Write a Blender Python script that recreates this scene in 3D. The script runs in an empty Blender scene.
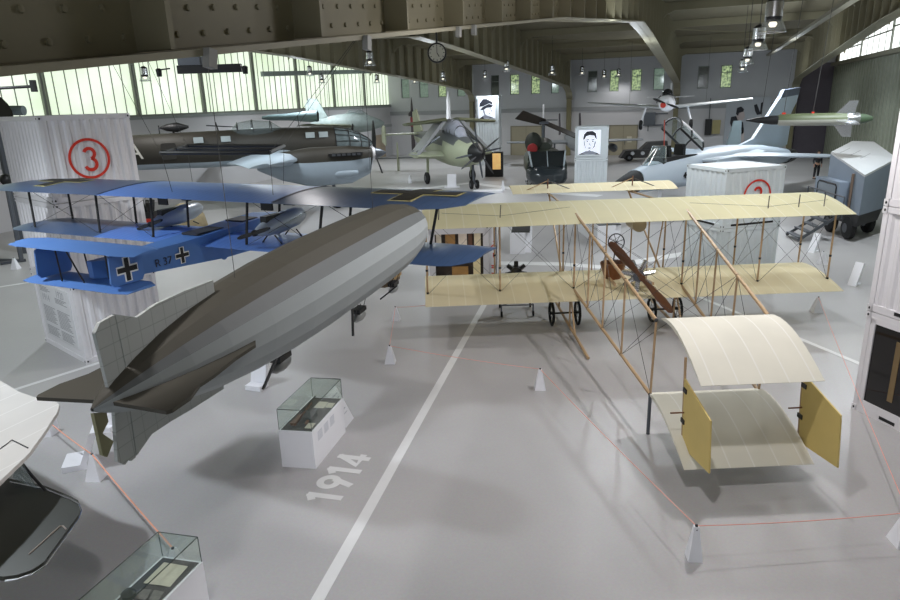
import bpy, bmesh, math, random
from mathutils import Vector, Matrix
import numpy as np
random.seed(7)
PI = math.pi
C = bpy.context.scene.collection
V = Vector

# ------------------------------------------------------------------ camera model (solved from the hall's vanishing lines)
FP, H = 663.14, 5.6
def _cam():
    v2 = np.array([264., -209., FP]); n = np.array([68., 2190., FP])
    Y = v2/np.linalg.norm(v2); Z = -n/np.linalg.norm(n)
    Y = Y-(Y@Z)*Z; Y /= np.linalg.norm(Y); X = np.cross(Y, Z)
    return np.stack([X, Y, Z])
RC = _cam()
def ray(px, py): return V(RC@np.array([px-450., py-300., FP]))
CAM = V((0, 0, H))
def G(px, py, z=0.): r = ray(px, py); return CAM+r*((z-H)/r.z)          # the point at height z
def atY(px, py, y): r = ray(px, py); return CAM+r*(y/r.y)
def atX(px, py, x): r = ray(px, py); return CAM+r*(x/r.x)
def D(px, py, d): return CAM+ray(px, py)*(d/FP)                            # the point at depth d

cd = bpy.data.cameras.new('camera'); cam = bpy.data.objects.new('camera', cd); C.objects.link(cam)
cd.sensor_width = 36; cd.lens = FP/900*36; cd.clip_start = .05; cd.clip_end = 400
m = Matrix.Identity(4)
for i in range(3):
    m[i][0] = RC[i][0]; m[i][1] = -RC[i][1]; m[i][2] = -RC[i][2]
m.translation = CAM
cam.matrix_world = m
bpy.context.scene.camera = cam

# ------------------------------------------------------------------ materials
def lin(c): return tuple(((x/255)/12.92 if x/255 <= .04045 else ((x/255+.055)/1.055)**2.4) for x in c)
MATS = {}
def mat(name, col, rough=.55, metal=0, var=.08, scale=2.5, bump=0., spec=.5, alpha=1, trans=0, emit=0, ecol=None):
    if name in MATS: return MATS[name]
    m = bpy.data.materials.new(name); m.use_nodes = True; nt = m.node_tree; b = nt.nodes['Principled BSDF']
    c = lin(col)
    b.inputs['Roughness'].default_value = rough; b.inputs['Metallic'].default_value = metal
    b.inputs['Specular IOR Level'].default_value = spec
    if var:
        tc = nt.nodes.new('ShaderNodeTexCoord'); n = nt.nodes.new('ShaderNodeTexNoise'); n.inputs['Scale'].default_value = scale; n.inputs['Detail'].default_value = 4
        mx = nt.nodes.new('ShaderNodeMix'); mx.data_type = 'RGBA'
        mx.inputs[6].default_value = (*[x*(1-var) for x in c], 1); mx.inputs[7].default_value = (*[min(1, x*(1+var)) for x in c], 1)
        nt.links.new(tc.outputs['Object'], n.inputs['Vector']); nt.links.new(n.outputs['Fac'], mx.inputs[0]); nt.links.new(mx.outputs[2], b.inputs['Base Color'])
        if bump:
            bp = nt.nodes.new('ShaderNodeBump'); bp.inputs['Strength'].default_value = bump; nt.links.new(n.outputs['Fac'], bp.inputs['Height']); nt.links.new(bp.outputs['Normal'], b.inputs['Normal'])
    else: b.inputs['Base Color'].default_value = (*c, 1)
    b.inputs['Alpha'].default_value = alpha
    if trans: b.inputs['Transmission Weight'].default_value = trans
    if emit:
        b.inputs['Emission Color'].default_value = (*lin(ecol or col), 1); b.inputs['Emission Strength'].default_value = emit
    MATS[name] = m; return m

def fabric(name, col, line, sp, axis=0, width=.06, rough=.7, tl=.25, cross=None):
    """doped cloth with the ribs showing as lines across the span"""
    m = mat(name, col, rough, var=0); nt = m.node_tree; b = nt.nodes['Principled BSDF']
    tc = nt.nodes.new('ShaderNodeTexCoord'); sx = nt.nodes.new('ShaderNodeSeparateXYZ'); nt.links.new(tc.outputs['Object'], sx.inputs[0])
    def stripes(ax, s, w):
        a = nt.nodes.new('ShaderNodeMath'); a.operation = 'DIVIDE'; a.inputs[1].default_value = s; nt.links.new(sx.outputs[ax], a.inputs[0])
        f = nt.nodes.new('ShaderNodeMath'); f.operation = 'FRACT'; nt.links.new(a.outputs[0], f.inputs[0])
        l = nt.nodes.new('ShaderNodeMath'); l.operation = 'LESS_THAN'; l.inputs[1].default_value = w; nt.links.new(f.outputs[0], l.inputs[0])
        return l.outputs[0]
    fac = stripes(axis, sp, width)
    if cross:
        g = stripes(*cross); mxx = nt.nodes.new('ShaderNodeMath'); mxx.operation = 'MAXIMUM'; nt.links.new(fac, mxx.inputs[0]); nt.links.new(g, mxx.inputs[1]); fac = mxx.outputs[0]
    n = nt.nodes.new('ShaderNodeTexNoise'); n.inputs['Scale'].default_value = 1.3; n.inputs['Detail'].default_value = 5; nt.links.new(tc.outputs['Object'], n.inputs['Vector'])
    c = lin(col); mx = nt.nodes.new('ShaderNodeMix'); mx.data_type = 'RGBA'
    mx.inputs[6].default_value = (*[x*.9 for x in c], 1); mx.inputs[7].default_value = (*[min(1, x*1.1) for x in c], 1); nt.links.new(n.outputs['Fac'], mx.inputs[0])
    m2 = nt.nodes.new('ShaderNodeMix'); m2.data_type = 'RGBA'; nt.links.new(fac, m2.inputs[0]); nt.links.new(mx.outputs[2], m2.inputs[6]); m2.inputs[7].default_value = (*lin(line), 1)
    nt.links.new(m2.outputs[2], b.inputs['Base Color'])
    if tl:
        t = nt.nodes.new('ShaderNodeBsdfTranslucent'); nt.links.new(m2.outputs[2], t.inputs['Color']); ms = nt.nodes.new('ShaderNodeMixShader'); ms.inputs[0].default_value = tl
        out = nt.nodes['Material Output']; nt.links.new(b.outputs[0], ms.inputs[1]); nt.links.new(t.outputs[0], ms.inputs[2]); nt.links.new(ms.outputs[0], out.inputs['Surface'])
    return m

def glass(name, tint=(205, 222, 214), mixf=.1, rough=.03):
    if name in MATS: return MATS[name]
    m = bpy.data.materials.new(name); m.use_nodes = True; nt = m.node_tree; nt.nodes.remove(nt.nodes['Principled BSDF'])
    b = nt.nodes.new('ShaderNodeBsdfDiffuse'); b.inputs['Color'].default_value = (*lin(tint), 1)
    t = nt.nodes.new('ShaderNodeBsdfTransparent'); t.inputs['Color'].default_value = (*lin((250, 253, 251)), 1)
    gl = nt.nodes.new('ShaderNodeBsdfGlossy'); gl.inputs['Roughness'].default_value = rough; gl.inputs['Color'].default_value = (1, 1, 1, 1)
    lw = nt.nodes.new('ShaderNodeLayerWeight'); pw = nt.nodes.new('ShaderNodeMath'); pw.operation = 'POWER'; pw.inputs[1].default_value = 4; nt.links.new(lw.outputs['Facing'], pw.inputs[0])
    ad = nt.nodes.new('ShaderNodeMath'); ad.operation = 'MULTIPLY_ADD'; ad.inputs[1].default_value = .5; ad.inputs[2].default_value = .03; nt.links.new(pw.outputs[0], ad.inputs[0])
    m1 = nt.nodes.new('ShaderNodeMixShader'); nt.links.new(ad.outputs[0], m1.inputs[0]); nt.links.new(t.outputs[0], m1.inputs[1]); nt.links.new(gl.outputs[0], m1.inputs[2])
    m2 = nt.nodes.new('ShaderNodeMixShader'); m2.inputs[0].default_value = mixf*.6; nt.links.new(m1.outputs[0], m2.inputs[1]); nt.links.new(b.outputs[0], m2.inputs[2])
    out = nt.nodes.get('Material Output') or nt.nodes.new('ShaderNodeOutputMaterial'); nt.links.new(m2.outputs[0], out.inputs['Surface'])
    MATS[name] = m; return m

# ------------------------------------------------------------------ mesh builder
class MB:
    def __init__(s, M=None): s.v = []; s.f = []; s.i = []; s.M = M or Matrix.Identity(4); s.mi = 0
    def add(s, vs, fs):
        k = len(s.v); s.v += [s.M@V(p) for p in vs]; s.f += [[k+i for i in f] for f in fs]; s.i += [s.mi]*len(fs); return s
    def box(s, x0, x1, y0, y1, z0, z1):
        return s.add([(x, y, z) for z in (z0, z1) for y in (y0, y1) for x in (x0, x1)], [(0, 2, 3, 1), (4, 5, 7, 6), (0, 1, 5, 4), (2, 6, 7, 3), (0, 4, 6, 2), (1, 3, 7, 5)])
    def hexa(s, b, t):
        return s.add(list(b)+list(t), [(0, 3, 2, 1), (4, 5, 6, 7)]+[(i, (i+1) % 4, 4+(i+1) % 4, 4+i) for i in range(4)])
    def beam(s, p, q, w, h, up=(0, 0, 1)):
        p = V(p); q = V(q); d = (q-p).normalized(); sd = d.cross(V(up))
        if sd.length < 1e-4: sd = d.cross(V((1, 0, 0)))
        sd.normalize(); u = sd.cross(d); a = sd*w/2; b = u*h/2
        r = lambda c: [c-a-b, c+a-b, c+a+b, c-a+b]
        return s.hexa(r(p), r(q))
    def tube(s, pts, r, n=6, caps=True):
        pts = [V(p) for p in pts]; rs = r if isinstance(r, (list, tuple)) else [r]*len(pts); rings = []; pu = None
        for i, p in enumerate(pts):
            d = (pts[min(i+1, len(pts)-1)]-pts[max(i-1, 0)]).normalized()
            if pu is None: pu = d.orthogonal().normalized()
            pu = (pu-d*pu.dot(d)); pu = pu.normalized() if pu.length > 1e-5 else d.orthogonal().normalized()
            w = d.cross(pu); rings.append([p+(pu*math.cos(2*PI*k/n)+w*math.sin(2*PI*k/n))*rs[i] for k in range(n)])
        return s.loft(rings, caps)
    def loft(s, rings, caps=True, closed=True):
        n = len(rings[0]); fs = []
        for j in range(len(rings)-1):
            for k in range(n if closed else n-1):
                a = j*n+k; b = j*n+(k+1) % n; fs.append((a, b, b+n, a+n))
        if caps: fs.append(tuple(reversed(range(n)))); fs.append(tuple(range((len(rings)-1)*n, len(rings)*n)))
        return s.add([p for r in rings for p in r], fs)
    def prism(s, pts, off):
        n = len(pts); o = V(off)
        return s.add([V(p) for p in pts]+[V(p)+o for p in pts], [tuple(reversed(range(n))), tuple(range(n, 2*n))]+[(i, (i+1) % n, n+(i+1) % n, n+i) for i in range(n)])
    def lathe(s, o, d, prof, n=16, sx=1, sz=1, ref=(0, 0, 1), caps=True):
        """prof = [(t, r)] along d from o; sx, sz squash across / along ref"""
        o = V(o); d = V(d).normalized(); u = V(ref)-d*V(ref).dot(d); u.normalize(); w = d.cross(u)
        return s.loft([[o+d*t+u*(math.cos(2*PI*(k+.5)/n)*r*sz)+w*(math.sin(2*PI*(k+.5)/n)*r*sx) for k in range(n)] for t, r in prof], caps)
    def ball(s, c, r, n=10, m=6, sc=(1, 1, 1)):
        c = V(c); return s.loft([[c+V((math.cos(2*PI*k/n)*math.sin(a)*r*sc[0], math.sin(2*PI*k/n)*math.sin(a)*r*sc[1], -math.cos(a)*r*sc[2])) for k in range(n)] for a in [max(.02, min(PI-.02, PI*j/m)) for j in range(m+1)]])
    def torus(s, c, ax, R, r, n=20, mm=6):
        c = V(c); d = V(ax).normalized(); u = d.orthogonal().normalized(); w = d.cross(u); vs = []; fs = []
        for k in range(n):
            a = 2*PI*k/n; e = u*math.cos(a)+w*math.sin(a)
            vs += [c+e*(R+r*math.cos(2*PI*j/mm))+d*r*math.sin(2*PI*j/mm) for j in range(mm)]
        for k in range(n):
            for j in range(mm): fs.append((k*mm+j, ((k+1) % n)*mm+j, ((k+1) % n)*mm+(j+1) % mm, k*mm+(j+1) % mm))
        return s.add(vs, fs)
    def wing(s, secs, camber=.0, nc=7):
        """secs = [(leading edge point, trailing edge point, thickness)]; cambered aerofoil loft, upwards = +z"""
        rings = []
        for le, te, t in secs:
            le = V(le); te = V(te); c = (te-le).length; up = V((0, 0, 1)); top = []; bot = []
            for k in range(nc+1):
                x = k/nc; p = le.lerp(te, x); cm = camber*c*4*x*(1-x)*(1.25-.5*x); th = t*(2.6*math.sqrt(x)*(1-x)+.12*(1-x)+.08)*.55
                top.append(p+up*(cm+th)); bot.append(p+up*(cm-th))
            rings.append(top+bot[::-1])
        return s.loft(rings)
    def ribbon(s, pts, w, ux, uy, o, t=.004, closed=False):
        """a flat stroke of width w through 2-d points, on the plane o + x*ux + y*uy"""
        n = len(pts); L = []; R_ = []
        for i in range(n):
            a = V(pts[(i-1) % n] if closed or i else pts[0]); b = V(pts[(i+1) % n] if closed or i < n-1 else pts[-1]); d = (b-a).normalized(); nn = V((-d[1], d[0]))
            p = V(pts[i]); L.append(p+nn*w/2); R_.append(p-nn*w/2)
        ux = V(ux); uy = V(uy); o = V(o); nz = ux.cross(uy).normalized()*t
        P = lambda q: o+ux*q[0]+uy*q[1]
        for i in range(n if closed else n-1):
            j = (i+1) % n; q = [P(L[i]), P(R_[i]), P(R_[j]), P(L[j])]; s.hexa(q, [x+nz for x in q])
        return s
    def build(s, name, mats, parent=None, smooth=False, loc=None, rz=0, ang=40):
        me = bpy.data.meshes.new(name); me.from_pydata([tuple(p) for p in s.v], [], s.f)
        bm = bmesh.new(); bm.from_mesh(me); bmesh.ops.recalc_face_normals(bm, faces=bm.faces); bm.to_mesh(me); bm.free()
        for mt in (mats if isinstance(mats, (list, tuple)) else [mats]): me.materials.append(mt)
        me.polygons.foreach_set('material_index', s.i)
        if smooth:
            me.polygons.foreach_set('use_smooth', [True]*len(me.polygons))
            me.set_sharp_from_angle(angle=math.radians(ang))
        o = bpy.data.objects.new(name, me); C.objects.link(o)
        if parent: o.parent = parent
        if loc is not None: o.location = loc
        if rz: o.rotation_euler[2] = rz
        return o

def tag(o, label=None, cat=None, group=None, kind=None):
    if label: o['label'] = label
    if cat: o['category'] = cat
    if group: o['group'] = group
    if kind: o['kind'] = kind
    return o
def thing(name, label, cat, loc=(0, 0, 0), rz=0, group=None):
    o = bpy.data.objects.new(name, None); C.objects.link(o); o.location = loc; o.rotation_euler[2] = rz; o.empty_display_size = .2
    return tag(o, label, cat, group)
def struct(o): o['kind'] = 'structure'; return o
def dup(root, label=None, loc=None, rz=None):
    r = root.copy(); C.objects.link(r)
    for ch in list(root.children):
        c = ch.copy(); C.objects.link(c); c.parent = r
        for g in list(ch.children): d = g.copy(); C.objects.link(d); d.parent = c
    if label: r['label'] = label
    if loc is not None: r.location = loc
    if rz is not None: r.rotation_euler[2] = rz
    return r
def text(body, size, M, mt, name, parent=None, align='CENTER', ext=.002):
    cu = bpy.data.curves.new('t', 'FONT'); cu.body = body; cu.size = size; cu.align_x = align; cu.align_y = 'CENTER'; cu.extrude = ext
    o = bpy.data.objects.new('t', cu); C.objects.link(o); bpy.context.view_layer.update()
    me = bpy.data.meshes.new_from_object(o); bpy.data.objects.remove(o); me.transform(M); me.materials.clear(); me.materials.append(mt); me.name = name
    r = bpy.data.objects.new(name, me); C.objects.link(r)
    if parent: r.parent = parent
    return r
def basis(o, ux, uy):
    ux = V(ux).normalized(); uy = V(uy).normalized(); uz = ux.cross(uy); M = Matrix.Identity(4)
    for i in range(3): M[i][0] = ux[i]; M[i][1] = uy[i]; M[i][2] = uz[i]; M[i][3] = o[i]
    return M
class Fr:
    """a local frame standing on the floor: pixel -> local helpers"""
    def __init__(s, o, deg): s.M = Matrix.Translation(V(o))@Matrix.Rotation(math.radians(deg), 4, 'Z'); s.I = s.M.inverted(); s.o = V(o); s.rz = math.radians(deg)
    def loc(s, p): return s.I@V(p)
    def at(s, i, v, px, py):
        c = s.I@CAM; r = s.I.to_3x3()@ray(px, py); return c+r*((v-c[i])/r[i])
arc = lambda r, a0, a1, n=16, cx=0, cy=0: [(cx+r*math.cos(math.radians(a0+(a1-a0)*k/n)), cy+r*math.sin(math.radians(a0+(a1-a0)*k/n))) for k in range(n+1)]

# palette
M_white = mat('white_paint', (238, 238, 243), .45, var=.04)
M_contw = mat('container_white', (225, 223, 226), .45, var=.05, scale=1.2)
M_contg = mat('container_grey_white', (216, 222, 226), .5, var=.05)
M_dark = mat('dark_gap', (28, 28, 30), .7, var=.1)
M_black = mat('black_metal', (22, 22, 24), .5, var=.15)
M_steel = mat('steel_grey', (96, 100, 106), .4, .6, var=.1)
M_chrome = mat('bright_metal', (200, 202, 205), .22, .9, var=.06)
M_red = mat('red_paint', (214, 52, 34), .5, var=.08)
M_orange = mat('orange_rope', (240, 172, 148), .7, var=.05)
M_wood = mat('varnished_wood', (176, 146, 110), .45, var=.18, scale=9)
M_dwood = mat('mahogany', (112, 66, 36), .3, var=.2, scale=10)
M_wire = mat('wire', (74, 72, 70), .5, .3, var=.05)
M_rub = mat('rubber', (24, 24, 25), .8, var=.1)
M_txt = mat('grey_print', (132, 132, 136), .8, var=0)
M_paper = mat('paper', (214, 208, 190), .8, var=.08, scale=20)
M_floorw = mat('floor_line_paint', (222, 222, 222), .45, var=.05, scale=6)
M_glass = glass('clear_glass', mixf=.05)
M_canopy = glass('canopy_glass', (150, 165, 170), .35, .05)

# ================================================================== SETTING
YB, XL, XR = 66.3, -31.97, 9.3
ROOF = [(-7, 7.55), (13.8, 9.5), (31, 10.75), (49, 9.95), (YB+.6, 8.75)]
SOFF = [(-7, 4.75), (2.3, 5.77), (13.8, 7.02), (29.5, 8.33), (34, 8.2), (50, 7.3), (64.2, 6.4), (65.6, 5.9), (66.1, 5.2)]
def roofz(y):
    for (a, za), (b, zb) in zip(ROOF, ROOF[1:]):
        if y <= b: return za+(zb-za)*(y-a)/(b-a)
    return ROOF[-1][1]

def floor_material():
    m = bpy.data.materials.new('epoxy_floor'); m.use_nodes = True; nt = m.node_tree; b = nt.nodes['Principled BSDF']
    tc = nt.nodes.new('ShaderNodeTexCoord'); n = nt.nodes.new('ShaderNodeTexNoise'); n.inputs['Scale'].default_value = .35; n.inputs['Detail'].default_value = 6
    n2 = nt.nodes.new('ShaderNodeTexNoise'); n2.inputs['Scale'].default_value = 30; n2.inputs['Detail'].default_value = 3
    cr = nt.nodes.new('ShaderNodeValToRGB'); cr.color_ramp.elements[0].position = .3; cr.color_ramp.elements[0].color = (*lin((170, 168, 169)), 1); cr.color_ramp.elements[1].position = .75; cr.color_ramp.elements[1].color = (*lin((182, 180, 180)), 1)
    mx = nt.nodes.new('ShaderNodeMix'); mx.data_type = 'RGBA'; mx.blend_type = 'OVERLAY'; mx.inputs[0].default_value = .12
    nt.links.new(tc.outputs['Object'], n.inputs['Vector']); nt.links.new(tc.outputs['Object'], n2.inputs['Vector']); nt.links.new(n.outputs['Fac'], cr.inputs[0]); nt.links.new(cr.outputs[0], mx.inputs[6]); nt.links.new(n2.outputs['Color'], mx.inputs[7])
    nt.links.new(mx.outputs[2], b.inputs['Base Color']); b.inputs['Roughness'].default_value = .38; b.inputs['Specular IOR Level'].default_value = .4
    return m
struct(MB().box(XL-.5, XR+.5, -8, YB+.6, -.3, 0).build('floor', floor_material()))
M_roof = mat('roof_board', (122, 115, 94), .8, var=.12, scale=1.5)
M_frame = mat('girder_paint', (140, 134, 110), .6, var=.1, scale=2)
M_wall = mat('wall_plaster', (196, 198, 202), .75, var=.04, scale=1)
M_wall2 = mat('wall_plaster_lower', (206, 205, 208), .75, var=.04, scale=1)
mb = MB()
mb.loft([[(x, y, z) for y, z in ROOF]+[(x, y, z+.3) for y, z in ROOF[::-1]] for x in (XL-.5, XR+.5)])
struct(mb.build('ceiling', M_roof))

# back wall with window openings
WIN = [(401, 409, 0), (419, 428, 0), (438, 446, 2), (457, 465, 0), (491, 499, 1), (510, 519, 2), (531, 540, 2), (551, 559, 0), (587.5, 597, 1), (609.5, 618.7, 2), (631, 641, 2), (653, 664, 0), (697, 708, 1), (720, 731, 2)]
WX = [(atY(a, 86, YB).x, atY(b, 86, YB).x, k) for a, b, k in WIN]; Z0, Z1 = 5.84, 7.75
mb = MB(); T = .35
mb.box(XL-.4, XR+.4, YB, YB+T, 4.2, Z0); mb.box(XL-.4, XR+.4, YB, YB+T, Z1, 9.2)
xs = [XL-.4]+[v for a, b, _ in WX for v in (a, b)]+[XR+.4]
for a, b in zip(xs[::2], xs[1::2]): mb.box(a, b, YB, YB+T, Z0, Z1)
struct(mb.build('wall_back', M_wall))
struct(MB().box(XL-.4, XR+.4, YB-.06, YB+T, 0, 4.2).build('wall_back_lower', M_wall2))
struct(MB().box(XL, 6.4, YB-.16, YB-.003, 4.12, 4.5).build('trim_1', mat('ledge_grey', (160, 162, 165), .7)))
def leaf_pane(name, kind):
    """a pane with the trees outside seen through it"""
    m = bpy.data.materials.new(name); m.use_nodes = True; nt = m.node_tree; b = nt.nodes['Principled BSDF']
    tc = nt.nodes.new('ShaderNodeTexCoord'); n = nt.nodes.new('ShaderNodeTexNoise'); n.inputs['Scale'].default_value = 5.5; n.inputs['Detail'].default_value = 5
    cr = nt.nodes.new('ShaderNodeValToRGB'); e = cr.color_ramp.elements
    if kind == 0: cs = [(.35, (84, 104, 92)), (.7, (118, 136, 122))]
    elif kind == 1: cs = [(.3, (44, 46, 44)), (.7, (70, 76, 72))]
    else: cs = [(.36, (64, 84, 70)), (.62, (186, 208, 152))]
    for q, (p, c) in zip(e, cs): q.position = p; q.color = (*lin(c), 1)
    nt.links.new(tc.outputs['Object'], n.inputs['Vector']); nt.links.new(n.outputs['Fac'], cr.inputs[0]); nt.links.new(cr.outputs[0], b.inputs['Emission Color'])
    b.inputs['Emission Strength'].default_value = .8 if kind != 1 else .25; b.inputs['Base Color'].default_value = (.02, .025, .02, 1); b.inputs['Roughness'].default_value = .1
    return m
PANES = [leaf_pane('pane_foliage_%d' % k, k) for k in range(3)]
M_winf = mat('window_frame_grey', (120, 128, 124), .5)
for i, (a, b, k) in enumerate(WX):
    w = thing('window_%d' % (i+1), None, None, ((a+b)/2, YB+.18, Z0)); struct(w); hw = (b-a)/2; hz = Z1-Z0
    f = MB()
    for x0, x1, z0, z1 in ((-hw, -hw+.06, 0, hz), (hw-.06, hw, 0, hz), (-hw, hw, 0, .06), (-hw, hw, hz-.06, hz), (-hw, hw, hz*.66, hz*.66+.05)): f.box(x0, x1, -.05, .05, z0, z1)
    f.build('window_frame', M_winf, w); MB().box(-hw+.05, hw-.05, -.01, .01, .05, hz-.05).build('pane', PANES[k], w)

# left wall: solid below, tall glazing above
struct(MB().box(XL-.4, XL, -8, YB, 0, 5.2).build('wall_left', M_wall2))
mb = MB(); mb.prism([(XL-.4, y, z) for y, z in [(-8, 9.9), (-8, 7.3)]+ROOF[1:-1]+[(YB, 8.6), (YB, 9.0), (31, 11.2)]], (.2, 0, 0)); 
M_day = mat('day_pane', (214, 232, 206), .4, var=0)
def day_pane(name, c1, c2, s, sc):
    m = bpy.data.materials.new(name); m.use_nodes = True; nt = m.node_tree; b = nt.nodes['Principled BSDF']
    tc = nt.nodes.new('ShaderNodeTexCoord'); n = nt.nodes.new('ShaderNodeTexNoise'); n.inputs['Scale'].default_value = sc; n.inputs['Detail'].default_value = 3
    cr = nt.nodes.new('ShaderNodeValToRGB'); cr.color_ramp.elements[0].position = .35; cr.color_ramp.elements[0].color = (*lin(c1), 1); cr.color_ramp.elements[1].position = .65; cr.color_ramp.elements[1].color = (*lin(c2), 1)
    nt.links.new(tc.outputs['Object'], n.inputs['Vector']); nt.links.new(n.outputs['Fac'], cr.inputs[0]); nt.links.new(cr.outputs[0], b.inputs['Emission Color'])
    b.inputs['Emission Strength'].default_value = s; b.inputs['Base Color'].default_value = (.3, .32, .3, 1); b.inputs['Roughness'].default_value = .3
    return m
P_left = day_pane('frosted_daylight', (206, 224, 192), (228, 238, 222), 1.1, .35)
P_right = day_pane('frosted_daylight_white', (232, 238, 236), (244, 248, 247), 1.7, .3)
M_mull = mat('mullion_grey', (134, 138, 130), .5)
ms = [25.8-5.86*k for k in range(5, 0, -1)]+[25.8, 31.84, 37.6, 43.3, 49.0, 54.85, 60.7, YB]
for i, (a, b) in enumerate(zip(ms, ms[1:])):
    w = struct(thing('window_%d' % (20+i), None, None, (XL-.2, a, 5.2)))
    top = min(roofz(a), roofz(b))-5.2+.3; L = b-a
    f = MB(); f.box(.02, .2, -.07, .07, 0, top); f.box(.02, .16, .2, .26, 0, top)
    n = 8
    for k in range(1, n): f.box(.05, .1, L*k/n-.016, L*k/n+.016, 0, top)
    f.box(.0, .22, -.05, L, -.05, .06)
    f.build('mullion', M_mull, w); MB().box(0, .03, 0, L, 0, top).build('pane', P_left, w)
struct(MB().box(XL-.02, XL+.12, -8, YB, 4.98, 5.15).build('trim_2', mat('ledge_grey2', (150, 156, 154), .7)))
struct(MB().box(XL, XL+.05, -8, YB, 3.0, 3.25).build('trim_3', mat('ledge_grey3', (172, 176, 176), .7)))

# right wall: corrugated hangar doors, ledge, glazing
mb = MB(); y = -8; k = 0; prof = []
while y < YB:
    prof += [(y, 0), (y+.34, 0), (y+.44, .12), (y+.78, .12)]; y += .88
prof = [(min(a, YB), d) for a, d in prof]
mb.loft([[(XR-d, yy, z) for yy, d in prof]+[(XR+.3, YB, z), (XR+.3, -8, z)] for z in (0, 7.25)])
struct(mb.build('wall_right', mat('hangar_door_green', (124, 128, 112), .55, var=.08)))
struct(MB().box(XR-.55, XR+.3, -8, YB-1.5, 7.25, 7.5).build('trim_4', mat('ledge_olive', (120, 118, 104), .7)))
for i in range(8):
    a = -6+8.8*i; b = a+8.8
    if b > YB-1: b = YB-1.2
    if b-a < 1: continue
    w = struct(thing('window_%d' % (40+i), None, None, (XR, a, 7.5))); top = min(max(roofz(a), roofz(b)), 10.4)-7.5; L = b-a
    f = MB()
    for k in range(6): f.box(-.03, 0, L*k/5-.025, L*k/5+.025, 0, top)
    for z in (top*.45, ): f.box(-.07, 0, 0, L, z-.04, z+.04)
    f.box(-.1, 0, -.08, .08, 0, top)
    f.build('mullion', M_mull, w); MB().box(.0, .04, 0, L, 0, top).build('pane', P_right, w)
struct(MB().box(XR-.02, XR+.3, -8, YB, 10.3, 11.5).build('wall_right_upper', M_roof))
struct(MB().box(XR-.02, XR+.3, YB-1.2, YB, 7.5, 10.4).build('wall_right_end', M_roof))

# roof frames
def frame(X, rivets=False, w=.6):
    r = struct(thing('roof_frame', None, None, (X, 0, 0)))
    top = [(y, roofz(y)-.02) for y in (-7, 13.8, 31, 49, 66.2)]
    MB().prism([(-.02, y, z) for y, z in SOFF]+[(-.02, y, z) for y, z in top[::-1]], (.04, 0, 0)).build('web', M_frame, r)
    fl = MB()
    for (a, za), (b, zb) in zip(SOFF, SOFF[1:]): fl.hexa([(-w/2, a, za), (w/2, a, za), (w/2, a, za+.04), (-w/2, a, za+.04)], [(-w/2, b, zb), (w/2, b, zb), (w/2, b, zb+.04), (-w/2, b, zb+.04)])
    fl.build('soffit_flange', mat('flange_paint', (152, 147, 126), .55, var=.08), r)
    def soff(y):
        for (a, za), (b, zb) in zip(SOFF, SOFF[1:]):
            if y <= b: return za+(zb-za)*(y-a)/(b-a)
    y = -4.95
    while y < 65:
        MB().box(-w/2+.02, w/2-.02, y-.02, y+.02, soff(y)+.05, roofz(y)-.02).build('stiffener', M_frame, r); y += 1.62
    MB().box(-.2, .2, 65.7, 66.2, 0, 5.3).build('column', mat('column_olive', (128, 122, 92), .6), r)
    if rivets:
        for sd in (1, ):
            rb = MB(); y = -4.85
            while y < 13.2:
                rb.hexa([(.02*sd, y, soff(y)+.05), (.035*sd, y, soff(y)+.05), (.035*sd, y, soff(y)+.4), (.02*sd, y, soff(y)+.4)], [(.02*sd, y+1.5, soff(y+1.5)+.05), (.035*sd, y+1.5, soff(y+1.5)+.05), (.035*sd, y+1.5, soff(y+1.5)+.4), (.02*sd, y+1.5, soff(y+1.5)+.4)])
                for k in range(12):
                    yy = y+.1+k*.12; rb.lathe((.03*sd, yy, soff(yy)+(.13 if k % 2 else .28)), (sd, 0, 0), [(0, .022), (.02, .018), (.022, .003)], 8)
                y += 1.62
            rb.build('rivet_plate', M_frame, r)
            bl = MB(); y = -5
            while y < 12:
                bl.lathe((.02*sd, y, soff(y)+.75), (sd, 0, 0), [(0, .02), (.02, .016), (.022, .003)], 8); y += .27
            bl.build('rivet', M_frame, r); r.children[-1]['kind'] = 'stuff'
    return r
FX = [-22.7, -12.87, -3.12, 6.45]
for X in FX: frame(X, X == -3.12)
for px_, ya_, yb_ in ((210, 49, 68), (367, 36, 50), (458.5, 27, 37), (474, 25, 35)):
    struct(MB().beam(atX(px_, ya_, -2.80), atX(px_, yb_, -2.80), .07, .05, (1, 0, 0)).build('girder_bracket', mat('bracket_grey', (150, 150, 146), .5)))
for i, yy in enumerate((6, 13, 20, 27, 34, 41, 48, 55, 62)):
    for a, b in zip([XL]+FX, FX+[XR]):
        z = roofz(yy)-.02; q = MB(); w = .13
        q.prism([(a+.03, yy-w/2, z), (a+.03, yy-w/2, z-1.0), (a+.35, yy-w/2, z-.62), (a+.8, yy-w/2, z-.42), (b-.8, yy-w/2, z-.42), (b-.35, yy-w/2, z-.62), (b-.03, yy-w/2, z-1.0), (b-.03, yy-w/2, z)], (0, w, 0))
        struct(q.build('roof_purlin', M_frame))
for a, b in ((-3.1, 6.45), (-12.87, -3.12), (-22.7, -12.87)):
    for y0 in (20, 34, 48):
        struct(MB().beam((a+.3, y0, roofz(y0)-.5), (b-.3, y0+7, roofz(y0+7)-.5), .07, .07).build('roof_brace', M_frame))
p1 = G(779, 48, 8.3); p2 = G(846, 2, 8.3); 
struct(MB().beam((p1.x, 64, 8.3), (p1.x, -5, 8.3), .28, .14).build('roof_rail', mat('rail_paint', (136, 132, 116), .6)))

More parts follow.
